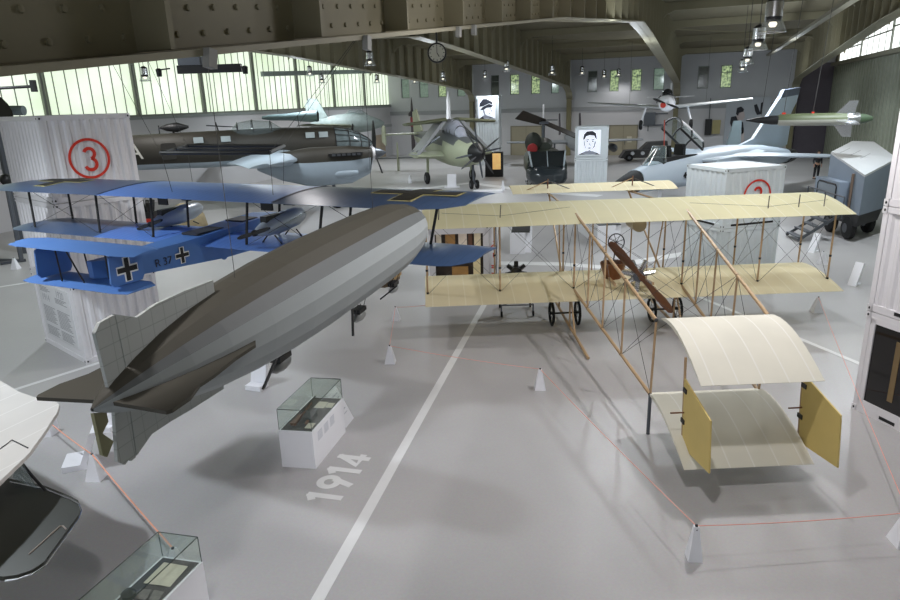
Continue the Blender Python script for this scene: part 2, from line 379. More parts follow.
# doors on the back wall
M_door = mat('door_khaki', (166, 158, 136), .6, var=.05)
def door(n, a, b, z, mtx=M_door, lab=None, notice=False):
    x0 = atY(a, 150, YB).x; x1 = atY(b, 150, YB).x; d = struct(thing('door_%d' % n, None, None, ((x0+x1)/2, YB-.06, 0))); w = (x1-x0)/2
    MB().box(-w, w, -.1, 0, 0, z).build('door_leaf', mtx, d); f = MB()
    f.box(-w-.1, -w, -.13, 0, 0, z+.1); f.box(w, w+.1, -.13, 0, 0, z+.1); f.box(-w-.1, w+.1, -.13, 0, z, z+.1); f.box(-.02, .02, -.115, 0, 0, z); f.build('door_frame', mat('door_edge', (136, 130, 112), .6), d)
    MB().box(.15, .2, -.17, -.1, 1.0, 1.3).build('handle', M_steel, d)
    if notice: MB().box(.35, .8, -.112, -.1, 1.2, 1.75).build('notice', M_paper, d)
door(1, 512, 541, 2.75); door(2, 609.7, 636, 2.7, notice=True)
d = struct(thing('door_3', None, None, (XL+.01, 63.4, 0))); MB().box(0, .08, -1.0, 1.0, 0, 2.3).build('door_leaf', mat('door_brown', (178, 160, 140), .6), d); MB().box(.08, .12, -.05, .05, 0, 2.3).box(.08, .14, .5, .55, 1, 1.2).build('door_frame', M_door, d)
struct(MB().box(6.75, XR-.02, YB-.14, YB-.065, 0, 7.6).build('wall_recess', mat('dark_recess', (98, 92, 100), .9, var=.1)))

# ------------------------------------------------------------------ floor paint
def fline(pts, w):
    mb = MB(); mb.ribbon([(p.x, p.y) for p in pts], w, (1, 0, 0), (0, 1, 0), (0, 0, .001), .002); return mb
def ext(p, q, t): return p+(q-p)*t
a, b = G(317.5, 600), G(484, 305)
struct(fline([ext(a, b, -.25), a, b, ext(a, b, 1.25)], .16).build('floor_line', M_floorw))
a, b = G(20, 388), G(90, 365); c, d_ = G(380, 273), G(417, 263)
struct(fline([ext(a, c, -.4), ext(a, c, 0), c, d_], .13).build('floor_line', M_floorw))
a, b = G(702, 298), G(858, 363)
struct(fline([ext(a, b, -.35), a, b, ext(a, b, 1.5)], .13).build('floor_line', M_floorw))
struct(fline([G(440, 268), G(497, 263), G(560, 264), G(600, 267), G(630, 263), G(683, 254), G(730, 246)], .5).build('floor_band', M_floorw))
struct(fline([G(0, 287), G(35, 281.5), G(60, 278)], .16).build('floor_line', M_floorw))
struct(fline([G(395, 192), G(470, 183), G(540, 192), G(600, 196)], .9).build('floor_band', M_floorw))
# the year 1914, read from the right of the picture: baseline runs up the line, tops to the left
lift_ = [.001]; o_ = G(338.5, 503.5); e_ = G(376, 451); up_ = (G(306, 496)-G(338.5, 503)); ux = (e_-o_).normalized(); uy = V((-ux.y, ux.x, 0)); hgt = .56
def digit(k, x):
    mb = MB(); w = .115; nxt = lambda: lift_.__setitem__(0, lift_[0]+.0006) or lift_[0]; put = lambda pts, closed=False: mb.ribbon([(x+p[0], p[1]) for p in pts], w, ux, uy, (o_.x, o_.y, nxt()), .002, closed)
    lift_[0] = .001
    if k == '1': put([(.13, 0), (.13, hgt)]); put([(.155, hgt-.03), (.0, hgt-.13)])
    if k == '9': put(arc(.135, 0, 345, 22, .17, hgt-.18), True); put([(.26, hgt-.23), (.14, .0)])
    if k == '4': put([(.24, 0), (.24, hgt)]); put([(.27, hgt-.02), (.02, .15), (.36, .15)])
    return mb
for k, x in (('1', .0), ('9', .33), ('1', .74), ('4', 1.02)):
    struct(digit(k, x).build('floor_numeral', M_floorw))

# ================================================================== CONTAINERS
def corr(mb, o, ux, n, w, h, dep=.035, step=.22):
    """trapezoid corrugation of a panel w x h, outwards = n"""
    o = V(o); ux = V(ux); n = V(n); pr = []; x = 0; k = max(1, round(w/step)); st = w/k
    for i in range(k): pr += [(x, 0), (x+st*.32, 0), (x+st*.5, -dep), (x+st*.82, -dep)]; x += st
    pr.append((w, 0)); 
    mb.loft([[o+ux*a+n*d+V((0, 0, z)) for a, d in pr]+[o+ux*w-n*.06+V((0, 0, z)), o-n*.06+V((0, 0, z))] for z in (0, h)])
def container(label, loc, rz, w, d, h, z, faces='cccc', mt=None, group=None, post=.09):
    """near corner at loc; faces = (y=0, x=w, y=d, x=0): c corrugated, p flat, o open"""
    mt = mt or M_contw
    r = thing('shipping_container', label, 'container', (loc[0], loc[1], z), rz, group); f = MB(); e = .012
    h -= e
    for x in (0, w-post):
        for y in (0, d-post): f.box(x, x+post, y, y+post, 0, h)
    for zz, hh in ((0, .12), (h-.1, .1)):
        f.box(0, w, 0, .07, zz, zz+hh); f.box(0, w, d-.07, d, zz, zz+hh); f.box(0, .07, 0, d, zz, zz+hh); f.box(w-.07, w, 0, d, zz, zz+hh)
    f.build('frame', mt, r)
    spec = [((post, .015, .12), (1, 0, 0), (0, -1, 0), w-2*post), ((w-.015, post, .12), (0, 1, 0), (1, 0, 0), d-2*post), ((w-post, d-.015, .12), (-1, 0, 0), (0, 1, 0), w-2*post), ((.015, d-post, .12), (0, -1, 0), (-1, 0, 0), d-2*post)]
    for k, (o, ux, n, ww) in zip(faces, spec):
        if k == 'c': p = MB(); corr(p, o, ux, n, ww, h-.22); p.build('side_panel', mt, r)
        if k == 'p': MB().hexa([V(o), V(o)+V(ux)*ww, V(o)+V(ux)*ww-V(n)*.04, V(o)-V(n)*.04], [V(o)+V((0, 0, h-.22)), V(o)+V(ux)*ww+V((0, 0, h-.22)), V(o)+V(ux)*ww-V(n)*.04+V((0, 0, h-.22)), V(o)-V(n)*.04+V((0, 0, h-.22))]).build('side_panel', mt, r)
    MB().box(.05, w-.05, .05, d-.05, h-.07, h-.01).build('roof', mt, r)
    for x in (0, w):
        for y in (0, d):
            for zz in (0, h-.11):
                sx = 1 if x else -1; sy = 1 if y else -1; cb = MB()
                cx = x-sx*.07; cy = y-sy*.07
                cb.box(min(x+sx*.012, cx), max(x+sx*.012, cx), min(y+sy*.012, cy), max(y+sy*.012, cy), zz, zz+.11)
                o = cb.build('corner_casting', mt, r)
                hb = MB(); hb.lathe((x-sx*.035, y+sy*.0125, zz+.055), (0, sy, 0), [(0, .024), (.004, .024)], 10, sx=.75); hb.build('casting_hole', M_dark, o); hb = MB(); hb.lathe((x+sx*.0125, y-sy*.035, zz+.055), (sx, 0, 0), [(0, .024), (.004, .024)], 10, sx=.75); hb.build('casting_hole', M_dark, o)
    return r
def slot(r, x, z, w=.3, face='y', mt=M_dark):
    mb = MB(); mb.box(x, x+w, -.006, .03, z, z+.06) if face == 'y' else mb.box(-.006, .03, x, x+w, z, z+.06); mb.build('fork_pocket', mt, r)
def badge3(r, cx, cz, R):
    mb = MB(); o = (0, -.004, 0); ux = (1, 0, 0); uy = (0, 0, 1)
    ring = arc(R, 0, 360, 40, cx, cz)[:-1]; mb.ribbon(ring, .055, ux, uy, o, .004, True); mb.build('red_ring', M_red, r); mb = MB()
    a = R*.27
    mb.ribbon(arc(a, 160, -80, 14, cx+.01, cz+a*.95), .07, ux, uy, o, .004); mb.ribbon(arc(a*1.12, 80, -160, 14, cx+.01, cz-a*1.08), .07, ux, uy, o, .004)
    mb.build('red_numeral', M_red, r)
HC = 1.86
LS = Fr((-13.04, 10.25, 0), 70)
pl = container('lowest white container of the left stack, a grey text panel on its side', LS.o, LS.rz, 1.9, 2.5, HC, .0, 'cccp', group='left container stack')
container('middle white container of the left stack behind the blue biplane wings', LS.o, LS.rz, 1.9, 2.5, HC-.02, HC, group='left container stack')
tp = container('top white container of the left stack with a red circled 3', LS.o, LS.rz, 1.9, 2.5, HC-.03, HC*2-.02, group='left container stack')
c3 = LS.at(1, 0, 89.5, 158.5); badge3(tp, c3.x, c3.z-(HC*2-.02), .41)
# the printed panel on the left face of the lowest container (x = 0 plane, read along -y)
tpn = MB().box(-.006, .02, .3, 2.2, .28, 1.66).build('text_panel', mat('panel_grey', (214, 214, 216), .6, var=.03), pl)
mb = MB()
def tl(y, z, L): mb.box(-.009, -.005, y-L, y, z, z+.012)
for i in range(4): tl(2.08, 1.56-i*.035, .45+.1*(i % 3)); tl(1.2, 1.38-i*.035, .7-.12*(i % 3))
for blk in ((2.08, 1.08, 12), (1.2, 1.08, 13), (2.08, .56, 7), (1.2, .56, 7)):
    for i in range(blk[2]): tl(blk[0], blk[1]-i*.036, .76-.05*((i*7) % 4))
mb.build('print_lines', M_txt, pl)
for s, y, z in (('1914', 1.8, 1.3), ('1920', .85, 1.5)): text(s, .24, basis((-.007, y, z), (0, -1, 0), (0, 0, 1)), mat('faint_print', (168, 168, 172), .7, var=0), 'year_print', pl)
MSF = Fr((.52, 20.6, 0), 38)
m1 = container('lower container of the middle stack beyond the cream biplane right wing', MSF.o, MSF.rz, 2.05, 1.8, 1.75, 0, mt=M_contg, group='middle container stack')
m2 = container('upper container of the middle stack with a red circled 3 beyond the cream wing', MSF.o, MSF.rz, 2.05, 1.8, 1.73, 1.75, mt=M_contg, group='middle container stack')
c3 = MSF.at(1, 0, 757, 196); badge3(m2, c3.x, c3.z-1.75, .46)
for r in (m1, m2): slot(r, .3, .05, 1.5); slot(r, .35, .05, 1.0, 'x')
RSF = Fr((2.79, 12.82, 0), -53)
r1 = container('lowest container of the right stack with a dark glazed front', RSF.o, RSF.rz, 2.6, 2.0, 1.88, 0, 'occc', group='right container stack')
r2 = container('middle container of the right stack with a ribbed cream white front', RSF.o, RSF.rz, 2.6, 2.0, 1.82, 1.88, group='right container stack')
r3 = container('top container of the right stack with a dark framed front', RSF.o, RSF.rz, 2.6, 2.0, 1.86, 3.7, 'pccc', group='right container stack')
f = MB(); f.box(.1, 2.5, -.004, .05, .1, .24); f.box(.1, .19, -.004, .05, .2, 1.76); f.box(.1, 2.5, -.004, .05, 1.68, 1.78); f.build('window_surround', M_contw, r1)
MB().box(.18, 2.5, .02, .035, .23, 1.7).build('display_glass', mat('dark_display_glass', (24, 22, 22), .06, var=.3, scale=2), r1)
mb = MB(); mb.box(.75, .95, .045, .09, .3, 1.45); mb.box(1.1, 1.4, .045, .09, .5, 1.5); mb.build('exhibit', mat('brass_exhibit', (190, 160, 96), .3, .7), r1)
MB().box(.62, .72, .012, .02, .42, 1.5).build('glass_reflection', mat('gold_reflection_paint', (88, 74, 54), .4, emit=.06, ecol=(220, 180, 110), var=.3, scale=8), r1)  # gold glint on the dark front glass, painted as a faintly glowing strip
MB().box(.25, 2.4, .0, .02, .0, .0).v; slot(r1, .55, .045, .3); slot(r2, .5, .045, .35); slot(r3, .5, .045, .35)
f = MB(); f.box(.3, 2.4, -.006, .02, .3, .36); f.box(.3, .36, -.006, .02, .3, 1.6); f.box(.3, 2.4, -.006, .02, .84, .89); f.build('dark_frame', mat('dark_violet_frame', (64, 56, 66), .5), r3)
# showcase container with brown lit scene, behind the cream lower wing
a = G(430, 290); b = G(489, 288); ang = math.atan2(b.y-a.y, b.x-a.x); w = (b-a).length
sc_ = container('showcase container with a brown lit scene between the blue and cream wings', a, ang, w, 1.8, 1.95, 0, 'occc', group=None)
f = MB(); f.box(.05, .2, -.003, .06, .1, 1.85); f.box(w-.16, w-.02, -.003, .06, .1, 1.85); f.box(.05, w-.02, -.003, .06, 1.72, 1.9); f.build('window_surround', M_contw, sc_)
MB().box(.18, w-.14, .3, .33, .12, 1.8).build('backdrop_print', mat('brown_print', (58, 46, 36), .5, var=.6, scale=3.2), sc_)
for i, (x, z, ww, hh, c) in enumerate(((.24, 1.25, .16, .46, (206, 196, 178)), (.52, 1.25, .3, .46, (150, 112, 64)), (.92, 1.25, .26, .46, (214, 200, 184)), (1.22, 1.25, .12, .46, (96, 66, 48)), (1.4, 1.2, .2, .5, (222, 208, 176)), (.7, .35, .5, .3, (150, 112, 62)), (1.36, .3, .22, .6, (222, 206, 160)))):
    MB().box(x, x+ww, .2, .26, z, z+hh).build('lit_print', mat('lit_print_%d' % i, c, .4, var=.3, scale=6, emit=.18, ecol=c), sc_)
a2 = G(488.5, 287); b2 = G(497, 287.5)
bd = thing('text_column', 'narrow white board with small red vertical marks beside the showcase container', 'sign', a2, math.atan2(b2.y-a2.y, b2.x-a2.x)); wd = (b2-a2).length
MB().box(.02, wd, 0, .25, 0, 1.93).build('board', M_white, bd)
mb = MB(); q = wd*.55
for z in (1.35, .95, .62, .38):
    if z > 1.2: mb.ribbon([(q-.05, z-.08), (q+.06, z+.02)], .03, (1, 0, 0), (0, 0, 1), (0, -.002, 0)); mb.ribbon([(q-.01, z-.13), (q+.08, z-.02)], .03, (1, 0, 0), (0, 0, 1), (0, -.002, 0)); mb.ribbon([(q+.02, z+.08), (q+.06, z+.14)], .03, (1, 0, 0), (0, 0, 1), (0, -.002, 0))
    elif z > .8: mb.ribbon([(q+.02, z), (q+.02, z+.14)], .03, (1, 0, 0), (0, 0, 1), (0, -.002, 0))
    else: mb.ribbon([(q-.05, z), (q+.06, z)], .03, (1, 0, 0), (0, 0, 1), (0, -.002, 0)); mb.ribbon([(q-.05, z+.07), (q+.06, z+.07)], .03, (1, 0, 0), (0, 0, 1), (0, -.002, 0)); mb.ribbon([(q, z), (q, z+.07)], .03, (1, 0, 0), (0, 0, 1), (0, -.002, 0))
mb.build('red_print', M_red, bd)
MB().box(wd-.03, wd, -.01, 0, 0, 1.93).build('edge_strip', M_steel, bd)

# portrait stacks
M_lit = mat('lightbox_white', (236, 238, 246), .4, var=0, emit=.42, ecol=(236, 240, 250))
M_ink = mat('portrait_ink', (44, 46, 58), .7, var=0); M_ink2 = mat('portrait_grey', (150, 154, 168), .7, var=0)
def portrait(r, x0, z0, s, kind):
    """ink portrait on a backlit white panel of side s, on the y=0 face"""
    MB().box(x0, x0+s*.9, -.05, .0, z0, z0+s).build('light_panel', M_lit, r)
    f = MB(); e = .09
    for bx in ((x0-e, x0, z0-e, z0+s+e), (x0+s*.9, x0+s*.9+e, z0-e, z0+s+e)): f.box(bx[0], bx[1], -.06, 0, bx[2], bx[3])
    f.box(x0, x0+s*.9, -.06, 0, z0-e, z0); f.box(x0, x0+s*.9, -.06, 0, z0+s, z0+s+e); f.build('panel_frame', M_contg, r)
    def poly(pts, mt, name, l=0): sc1 = lambda v: min(.995, max(.005, .5+(v-.5)*1.16)); MB().prism([(x0+sc1(p[0])*s*.9, -.052-l*.003, z0+sc1(p[1])*s) for p in pts], (0, -.003, 0)).build(name, mt, r)
    ell = lambda cx, cy, a, b, t0=0, t1=360: [(cx+a*math.cos(math.radians(t0+(t1-t0)*k/18)), cy+b*math.sin(math.radians(t0+(t1-t0)*k/18))) for k in range(19)]
    if kind == 0:
        poly([(.1, .02), (.3, .2), (.42, .24), (.62, .18), (.95, .02)], M_ink2, 'coat')
        poly([(.1, .02), (.28, .17), (.36, .06), (.4, .02)], M_ink, 'lapel', 1); poly([(.6, .02), (.66, .13), (.95, .02)], M_ink, 'lapel', 1)
        poly([(.12, .6), (.14, .74), (.3, .95), (.5, .99), (.78, .8), (.8, .68), (.62, .74), (.3, .62)], M_ink, 'cap')
        poly([(.15, .46), (.3, .6), (.62, .72), (.82, .64), (.72, .56), (.5, .55), (.3, .45)], M_ink, 'cap_peak', 1)
        poly([(.3, .42), (.36, .5), (.4, .34), (.45, .22), (.36, .24)], M_ink2, 'cheek_shade', 1); poly([(.58, .5), (.7, .52), (.7, .48)], M_ink, 'eye', 1); poly([(.56, .3), (.68, .31), (.68, .28)], M_ink, 'mouth', 1); poly([(.7, .48), (.79, .4), (.72, .38)], M_ink2, 'nose', 1)
    else:
        poly([(.04, .01), (.22, .14), (.36, .2), (.62, .2), (.8, .14), (.97, .01)], M_ink2, 'coat'); poly([(.04, .01), (.2, .13), (.34, .02)], M_ink, 'lapel', 1); poly([(.7, .02), (.8, .13), (.97, .01)], M_ink, 'lapel', 1)
        poly([(.25, .6), (.28, .78), (.38, .88), (.6, .9), (.74, .82), (.78, .6), (.72, .66), (.68, .74), (.5, .76), (.36, .72), (.31, .62)], M_ink, 'hair')
        poly([(.27, .58), (.3, .56), (.32, .44), (.38, .26), (.35, .3), (.29, .44)], M_ink2, 'cheek_shade', 1); poly([(.71, .58), (.68, .4), (.6, .25), (.7, .34), (.75, .5)], M_ink2, 'cheek_shade', 1)
        for x in (.36, .57): poly([(x, .6), (x+.12, .61), (x+.12, .585), (x, .575)], M_ink, 'eyebrow', 1); poly([(x+.02, .55), (x+.1, .55), (x+.08, .52), (x+.03, .52)], M_ink, 'eye', 1)
        poly([(.49, .52), (.5, .4), (.56, .39), (.54, .42)], M_ink2, 'nose', 1); poly([(.42, .31), (.5, .325), (.6, .31), (.5, .285)], M_ink, 'mouth', 1); poly([(.44, .2), (.5, .24), (.58, .2), (.5, .12)], M_ink2, 'throat', 1)
Fp = Fr(G(574, 190), 8); w = 1.95
container('lower half of the pale stack carrying the young man portrait', Fp.o, Fp.rz, w, 1.5, 1.85, 0, mt=M_contg, group='portrait container stacks')
q = container('upper pale container with a backlit ink portrait of a young man', Fp.o, Fp.rz, w, 1.5, 1.95, 1.85, 'pccc', mt=M_contg, group='portrait container stacks'); portrait(q, .2, .28, 1.45, 1)
Fp = Fr(G(477, 165.5), 8); w = 1.95
for i, lab in enumerate(('lowest container of the far stack behind the folded wing aircraft', 'middle container of the far stack under the officer portrait')):
    container(lab, Fp.o, Fp.rz, w, 1.5, 1.85, i*1.85, mt=M_contg, group='portrait container stacks')
q = container('top far container with a backlit ink portrait of a man in a peaked cap', Fp.o, Fp.rz, w, 1.5, 2.1, 3.7, 'pccc', mt=M_contg, group='portrait container stacks'); portrait(q, .22, .22, 1.6, 0)

# ================================================================== CREAM PUSHER BIPLANE (floor, right)
M_cream = fabric('cream_fabric', (226, 221, 188), (235, 231, 208), .385, 0, .07, tl=.4)
M_creamd = fabric('cream_fabric_aged', (232, 222, 190), (240, 232, 206), .385, 0, .07, tl=.3)
M_pale = fabric('pale_fabric', (230, 227, 214), (240, 238, 230), .36, 0, .06, tl=.2)
M_rudder_lit = mat('rudder_cloth_backlit', (206, 182, 112), .7, var=.08)  # rudder cloth, with the light shining through it put into the ochre
FF = Fr((-1.93, 16.43, 0), 22.7)
fa = thing('pusher_biplane', 'cream fabric biplane with open wooden booms and box tail standing on the floor', 'aircraft', FF.o, FF.rz)
def fwing(name, x0, x1, zle, zte, mt, yl=.95, yt=-1.2):
    mb = MB(); n = 12
    mb.wing([((x, yl, zle), (x, yt, zte), .06) for x in [x0+(x1-x0)*k/n for k in range(n+1)]], .055, 9)
    return mb.build(name, mt, fa, True)
uw = fwing('upper_wing', -4.78, 5.12, 3.0, 2.82, M_cream); lw = fwing('lower_wing', -4.78, 5.08, 1.17, 1.0, M_creamd)
SX = [-4.72, -2.98, -1.2, 1.42, 3.28, 5.0]
st = lambda name, p, q, r=.022, m=M_wood, par=None: MB().tube([p, q], r, 7).build(name, m, par or fa, True)
for x in SX:
    for y in (-.62, .72):
        s = st('strut', (x, y, 1.1), (x, y, 2.93))
        for z in (1.14, 1.7, 2.86): MB().tube([(x, y, z), (x, y, z+.05)], .03, 7).build('strut_socket', M_black, s)
for x in (-.45, .55):
    for y in (-.62, .72): st('strut', (x, y, 1.1), (x, y, 2.93), .018)
st('strut', (.98, -.4, 2.9), (1.1, .5, 1.15), .016); st('strut', (-1.45, .1, 2.9), (-1.3, .6, 1.15), .016)
# tail booms
def lerp(a, b, t): return tuple(a[i]+(b[i]-a[i])*t for i in range(3))
BT = {(-1, 1): ((-1.2, -.62, 2.95), (-.97, -5.78, 2.06)), (-1, 0): ((-1.2, -.62, 1.12), (-.99, -5.78, .74)), (1, 1): ((1.42, -.62, 2.95), (.88, -5.78, 2.06)), (1, 0): ((1.42, -.62, 1.12), (.86, -5.78, .72))}
for k, (p, q) in BT.items():
    MB().tube([p, q], .032, 8).build('tail_boom', M_wood, fa, True)
for sd in (-1, 1):
    for t in (.24, .46, .70, 1):
        a = lerp(*BT[(sd, 1)], t); b = lerp(*BT[(sd, 0)], t); s = st('boom_strut', a, b, .02)
        for c in (a, b): MB().ball(c, .035, 8, 5).build('boom_fitting', M_black, s)
wr = MB()
def wire(p, q, r=.0045): wr.tube([p, q], r, 4)
for sd in (-1, 1):
    tt = (0, .24, .46, .70, 1)
    for t0, t1 in zip(tt, tt[1:]):
        wire(lerp(*BT[(sd, 1)], t0), lerp(*BT[(sd, 0)], t1)); wire(lerp(*BT[(sd, 0)], t0), lerp(*BT[(sd, 1)], t1))
for t in (.24, .46, .7):
    for a, b in ((1, 0), (0, 1)): wire(lerp(*BT[(-1, a)], t), lerp(*BT[(1, b)], t))
for y in (-.62, .72):
    for a, b in zip(SX, SX[1:]): wire((a, y, 1.12), (b, y, 2.9)); wire((b, y, 1.12), (a, y, 2.9))
for x in SX: wire((x, -.62, 1.12), (x, .72, 2.9)); wire((x, -.62, 2.9), (x, .72, 1.12))
for x in (-2.98, 3.28): wire((x, -.8, 3.0), (x*.45, -.62, 3.12)); wire((x, -.8, 3.0), (x*1.45, -.62, 3.08))
wr.build('rigging', M_wire, fa)['kind'] = 'stuff'
for x in (-4.4, -2.98, 3.28, 4.6, 4.0):
    st('aileron_kingpost', (x, -.75, 2.95), (x+.02, -.72, 3.24), .012, M_wire)
# tail unit
def tail(name, z0, z1, mt, hw, xc):
    mb = MB(); n = 6
    mb.wing([((x, -5.72, z0), (x-.02, -7.5, z1), .05) for x in [xc-hw+2*hw*k/n for k in range(n+1)]], .1 if z0 > 1 else .075, 9); return mb.build(name, mt, fa, True)
tail('tail_plane', 2.06, 1.66, M_pale, .88, .01); tail('tail_plane', .74, .34, M_pale, .96, -.05)
st('tail_post', (-.99, -5.78, .74), (-.99, -5.78, 0), .03, M_steel)
for x in (-.96, .84):
    x += .1; r = MB(); r.prism([(x-.012, -6.85, 1.5), (x-.012, -7.85, 1.3), (x-.012, -7.95, .55), (x-.012, -6.98, .42)], (.024, 0, 0)); ru = r.build('rudder', M_rudder_lit, fa)
    MB().tube([(x, -6.82, 1.82), (x, -6.95, .38)], .02, 7).build('rudder_post', M_wood, ru)
    h = MB(); h.tube([(x-.22, -6.95, .98), (x+.2, -6.95, .98)], .012, 6); h.build('rudder_horn', M_dwood, ru)
    for z in (.45, .8, 1.3): MB().box(x-.03, x+.03, -7.0, -6.88, z, z+.07).build('hinge', M_black, ru)
# front elevator and its outriggers
mb = MB(); mb.wing([((x, 4.15, 3.04), (x, 3.15, 2.93), .04) for x in (-2.2, -1.4, -.7, 0, .7, 1.4, 2.1, 2.6)], .05, 8); mb.build('front_elevator', M_creamd, fa, True)
for x in (-1.2, 1.42):
    for z in (2.93, 1.15): MB().tube([(x, .9, z), (x*.9, 3.6, 2.86)], .026, 7).build('outrigger', M_wood, fa, True)
    st('elevator_kingpost', (x*.95, 3.5, 2.86), (x*.95, 3.45, 3.3), .02, M_dwood); st('elevator_stay', (x*.95, 3.45, 3.25), (x*.95+.75, 3.4, 2.95), .014, M_wire); st('elevator_stay', (x*.95, 3.45, 3.25), (x*.95-.75, 3.4, 2.95), .014, M_wood)
# undercarriage
for sx in (-1.28, 1.28):
    MB().tube([(sx, 1.9, .75), (sx, 1.6, .42), (sx, 1.1, .26), (sx, .3, .22), (sx+.03, -1.2, .13), (sx+.06, -2.36, .04)], .035, 8).build('skid', M_wood, fa, True)
    for y, y2 in ((-.62, -.62), (.72, .72), (-.62, -1.25)): st('skid_strut', (sx+(-.0), y, 1.1), (sx, y2, .2), .022)
    MB().tube([(sx-.36, 0, .33), (sx+.36, 0, .33)], .025, 8).build('axle', M_black, fa, True)
    for dx in (-.33, .33):
        w = MB().torus((sx+dx, 0, .335), (1, 0, 0), .3, .034, 26, 8).build('wheel', M_rub, fa, True)
        sp = MB()
        for k in range(12): a = 2*PI*k/12; sp.tube([(sx+dx+.03*(-1)**k, 0, .335), (sx+dx, .28*math.cos(a), .335+.28*math.sin(a))], .005, 4)
        sp.build('spokes', M_wire, w); MB().tube([(sx+dx-.06, 0, .335), (sx+dx+.06, 0, .335)], .04, 10).build('hub', M_black, w, True)
# seat, wheel, tank, engine, propeller
s = MB(); s.lathe((-.12, -.1, 1.22), (0, 0, 1), [(0, .2), (.1, .24), (.4, .33), (.42, .31), (.12, .2)], 14, ref=(1, 0, 0), sx=.8); s.build('seat', M_dwood, fa, True)
MB().lathe((.35, -.55, 2.62), (0, 1, 0), [(0, .02), (.01, .17), (.6, .17), (.61, .02)], 18).build('fuel_tank', mat('aged_brass', (176, 160, 128), .4, .3), fa, True)
c = MB(); c.torus((-.15, -.4, 2.2), (.1, -1, .2), .2, .014, 22, 6); cw = c.build('control_wheel', M_black, fa, True)
c = MB()
for k in range(4): a = PI*k/4+.3; c.tube([(-.15+.19*math.cos(a), -.4, 2.2+.19*math.sin(a)), (-.15-.19*math.cos(a), -.4, 2.2-.19*math.sin(a))], .008, 5)
c.build('wheel_spokes', M_black, cw); st('control_column', (-.15, -.38, 2.2), (-.15, -.1, 1.3), .016, M_steel)
e0 = V((.22, -1.02, 1.52)); en = MB(); en.lathe(e0, (0, 1, 0), [(-.1, .1), (-.08, .14), (.16, .14), (.18, .08)], 14); eng = en.build('rotary_engine', M_steel, fa, True)
for k in range(7):
    a = 2*PI*k/7+.2; d = V((math.cos(a), 0, math.sin(a))); cy = MB()
    for j in range(6): cy.lathe(e0+d*(.13+.045*j), d, [(0, .062), (.028, .062), (.03, .045), (.044, .045)], 10, ref=(0, 1, 0))
    cy.build('cylinder', M_chrome, eng)
pd = V((.665, 0, -.747)); pr = MB(); pc = e0+V((0, -.28, .02))
for sg in (-1, 1):
    rings = []
    for t, wd, th, tw in ((.0, .05, .05, .2), (.18, .06, .045, .7), (.45, .11, .03, .75), (.8, .12, .02, .55), (1.08, .09, .012, .45), (1.16, .03, .008, .4)):
        p = pc+pd*sg*t; u = (V((-pd.z, 0, pd.x))*math.cos(tw)*sg+V((0, 1, 0))*math.sin(tw)); n = u.cross(pd); rings.append([p+u*wd*math.cos(q)+n*th*math.sin(q) for q in [2*PI*k/10 for k in range(10)]])
    pr.loft(rings)
pr.lathe(pc, (0, 1, 0), [(-.06, .07), (.06, .07)], 12); pr.build('propeller', mat('propeller_wood', (92, 58, 36), .3, var=.25, scale=14), fa, True)
for sx in (-.3, .6): MB().beam((sx, -1.0, 1.3), (sx*.6, .8, 1.22), .05, .06).build('engine_bearer', M_wood, fa)

# ================================================================== GREY AIRSHIP MODEL (hung from the roof)
T_ = G(92, 410, 3.9); N_ = G(416, 222, 3.9); LZ = (N_-T_).length; dz_ = N_-T_
ZF = Fr(T_, math.degrees(math.atan2(-dz_.x, dz_.y))); 
zp = thing('airship_model', 'large grey airship model with dark back hanging across the left of the hall', 'airship', G(92, 410, 4.05), ZF.rz); zp.scale = (.912, .912, .912)
PROF = [(0, .012), (.08, .06), (.2, .115), (.4, .19), (.65, .265), (1.0, .335), (1.5, .395), (2.1, .438), (2.8, .462), (3.6, .468), (4.4, .468), (4.9, .455), (5.3, .42), (5.65, .365), (5.92, .285), (6.1, .19), (6.2, .09), (LZ, .01)]
mb = MB(); NF = 20
rings = [[(r*.975*math.sin(2*PI*(k+.5)/NF), y, r*.975*math.cos(2*PI*(k+.5)/NF)) for k in range(NF)] for y, r in PROF]
for j in range(len(rings)-1):
    for k in range(NF):
        th = (k+1)/NF*360; el = 90-abs(((th+180) % 360)-180)
        mb.mi = 0 if el > 46 else (1 if el > 28 else 2)
        mb.add([rings[j][k], rings[j][(k+1) % NF], rings[j+1][(k+1) % NF], rings[j+1][k]], [(0, 1, 2, 3)])
mb.mi = 0
M_zt = mat('airship_olive_back', (66, 63, 54), .7, var=.05); M_zs = mat('airship_slate', (94, 98, 99), .6, var=.05); M_zl = mat('airship_silver', (158, 164, 166), .6, var=.04)
mb.build('hull', [M_zt, M_zs, M_zl], zp)
M_fin = fabric('airship_fin_cloth', (178, 182, 180), (158, 163, 160), .12, 1, .05, tl=0, cross=(2, .11, .06)); M_find = mat('airship_fin_dark', (66, 63, 54), .7, var=.06)
def vfin(pts, name, mt): MB().prism([(-.012, y, z) for y, z in pts], (.024, 0, 0)).build(name, mt, zp)
def hfin(pts, name, mt): MB().prism([(x, y, -.012) for x, y in pts], (0, 0, .024)).build(name, mt, zp)
vfin([(.14, .08), (.12, .44), (.17, .49), (.29, .5), (.3, .12)], 'fin_rudder', M_fin); vfin([(.31, .12), (.3, .5), (.47, .425), (.66, .455), (.95, .462), (1.3, .45), (1.3, .3), (.7, .2)], 'upper_fin', M_fin)
vfin([(.15, -.08), (.1, -.4), (.15, -.455), (.19, -.44), (.21, -.46), (.25, -.455), (.27, -.1)], 'fin_rudder', M_fin); vfin([(.28, -.1), (.26, -.45), (.42, -.38), (.62, -.385), (.8, -.4), (1.25, -.42), (1.25, -.3), (.7, -.2)], 'lower_fin', M_fin)
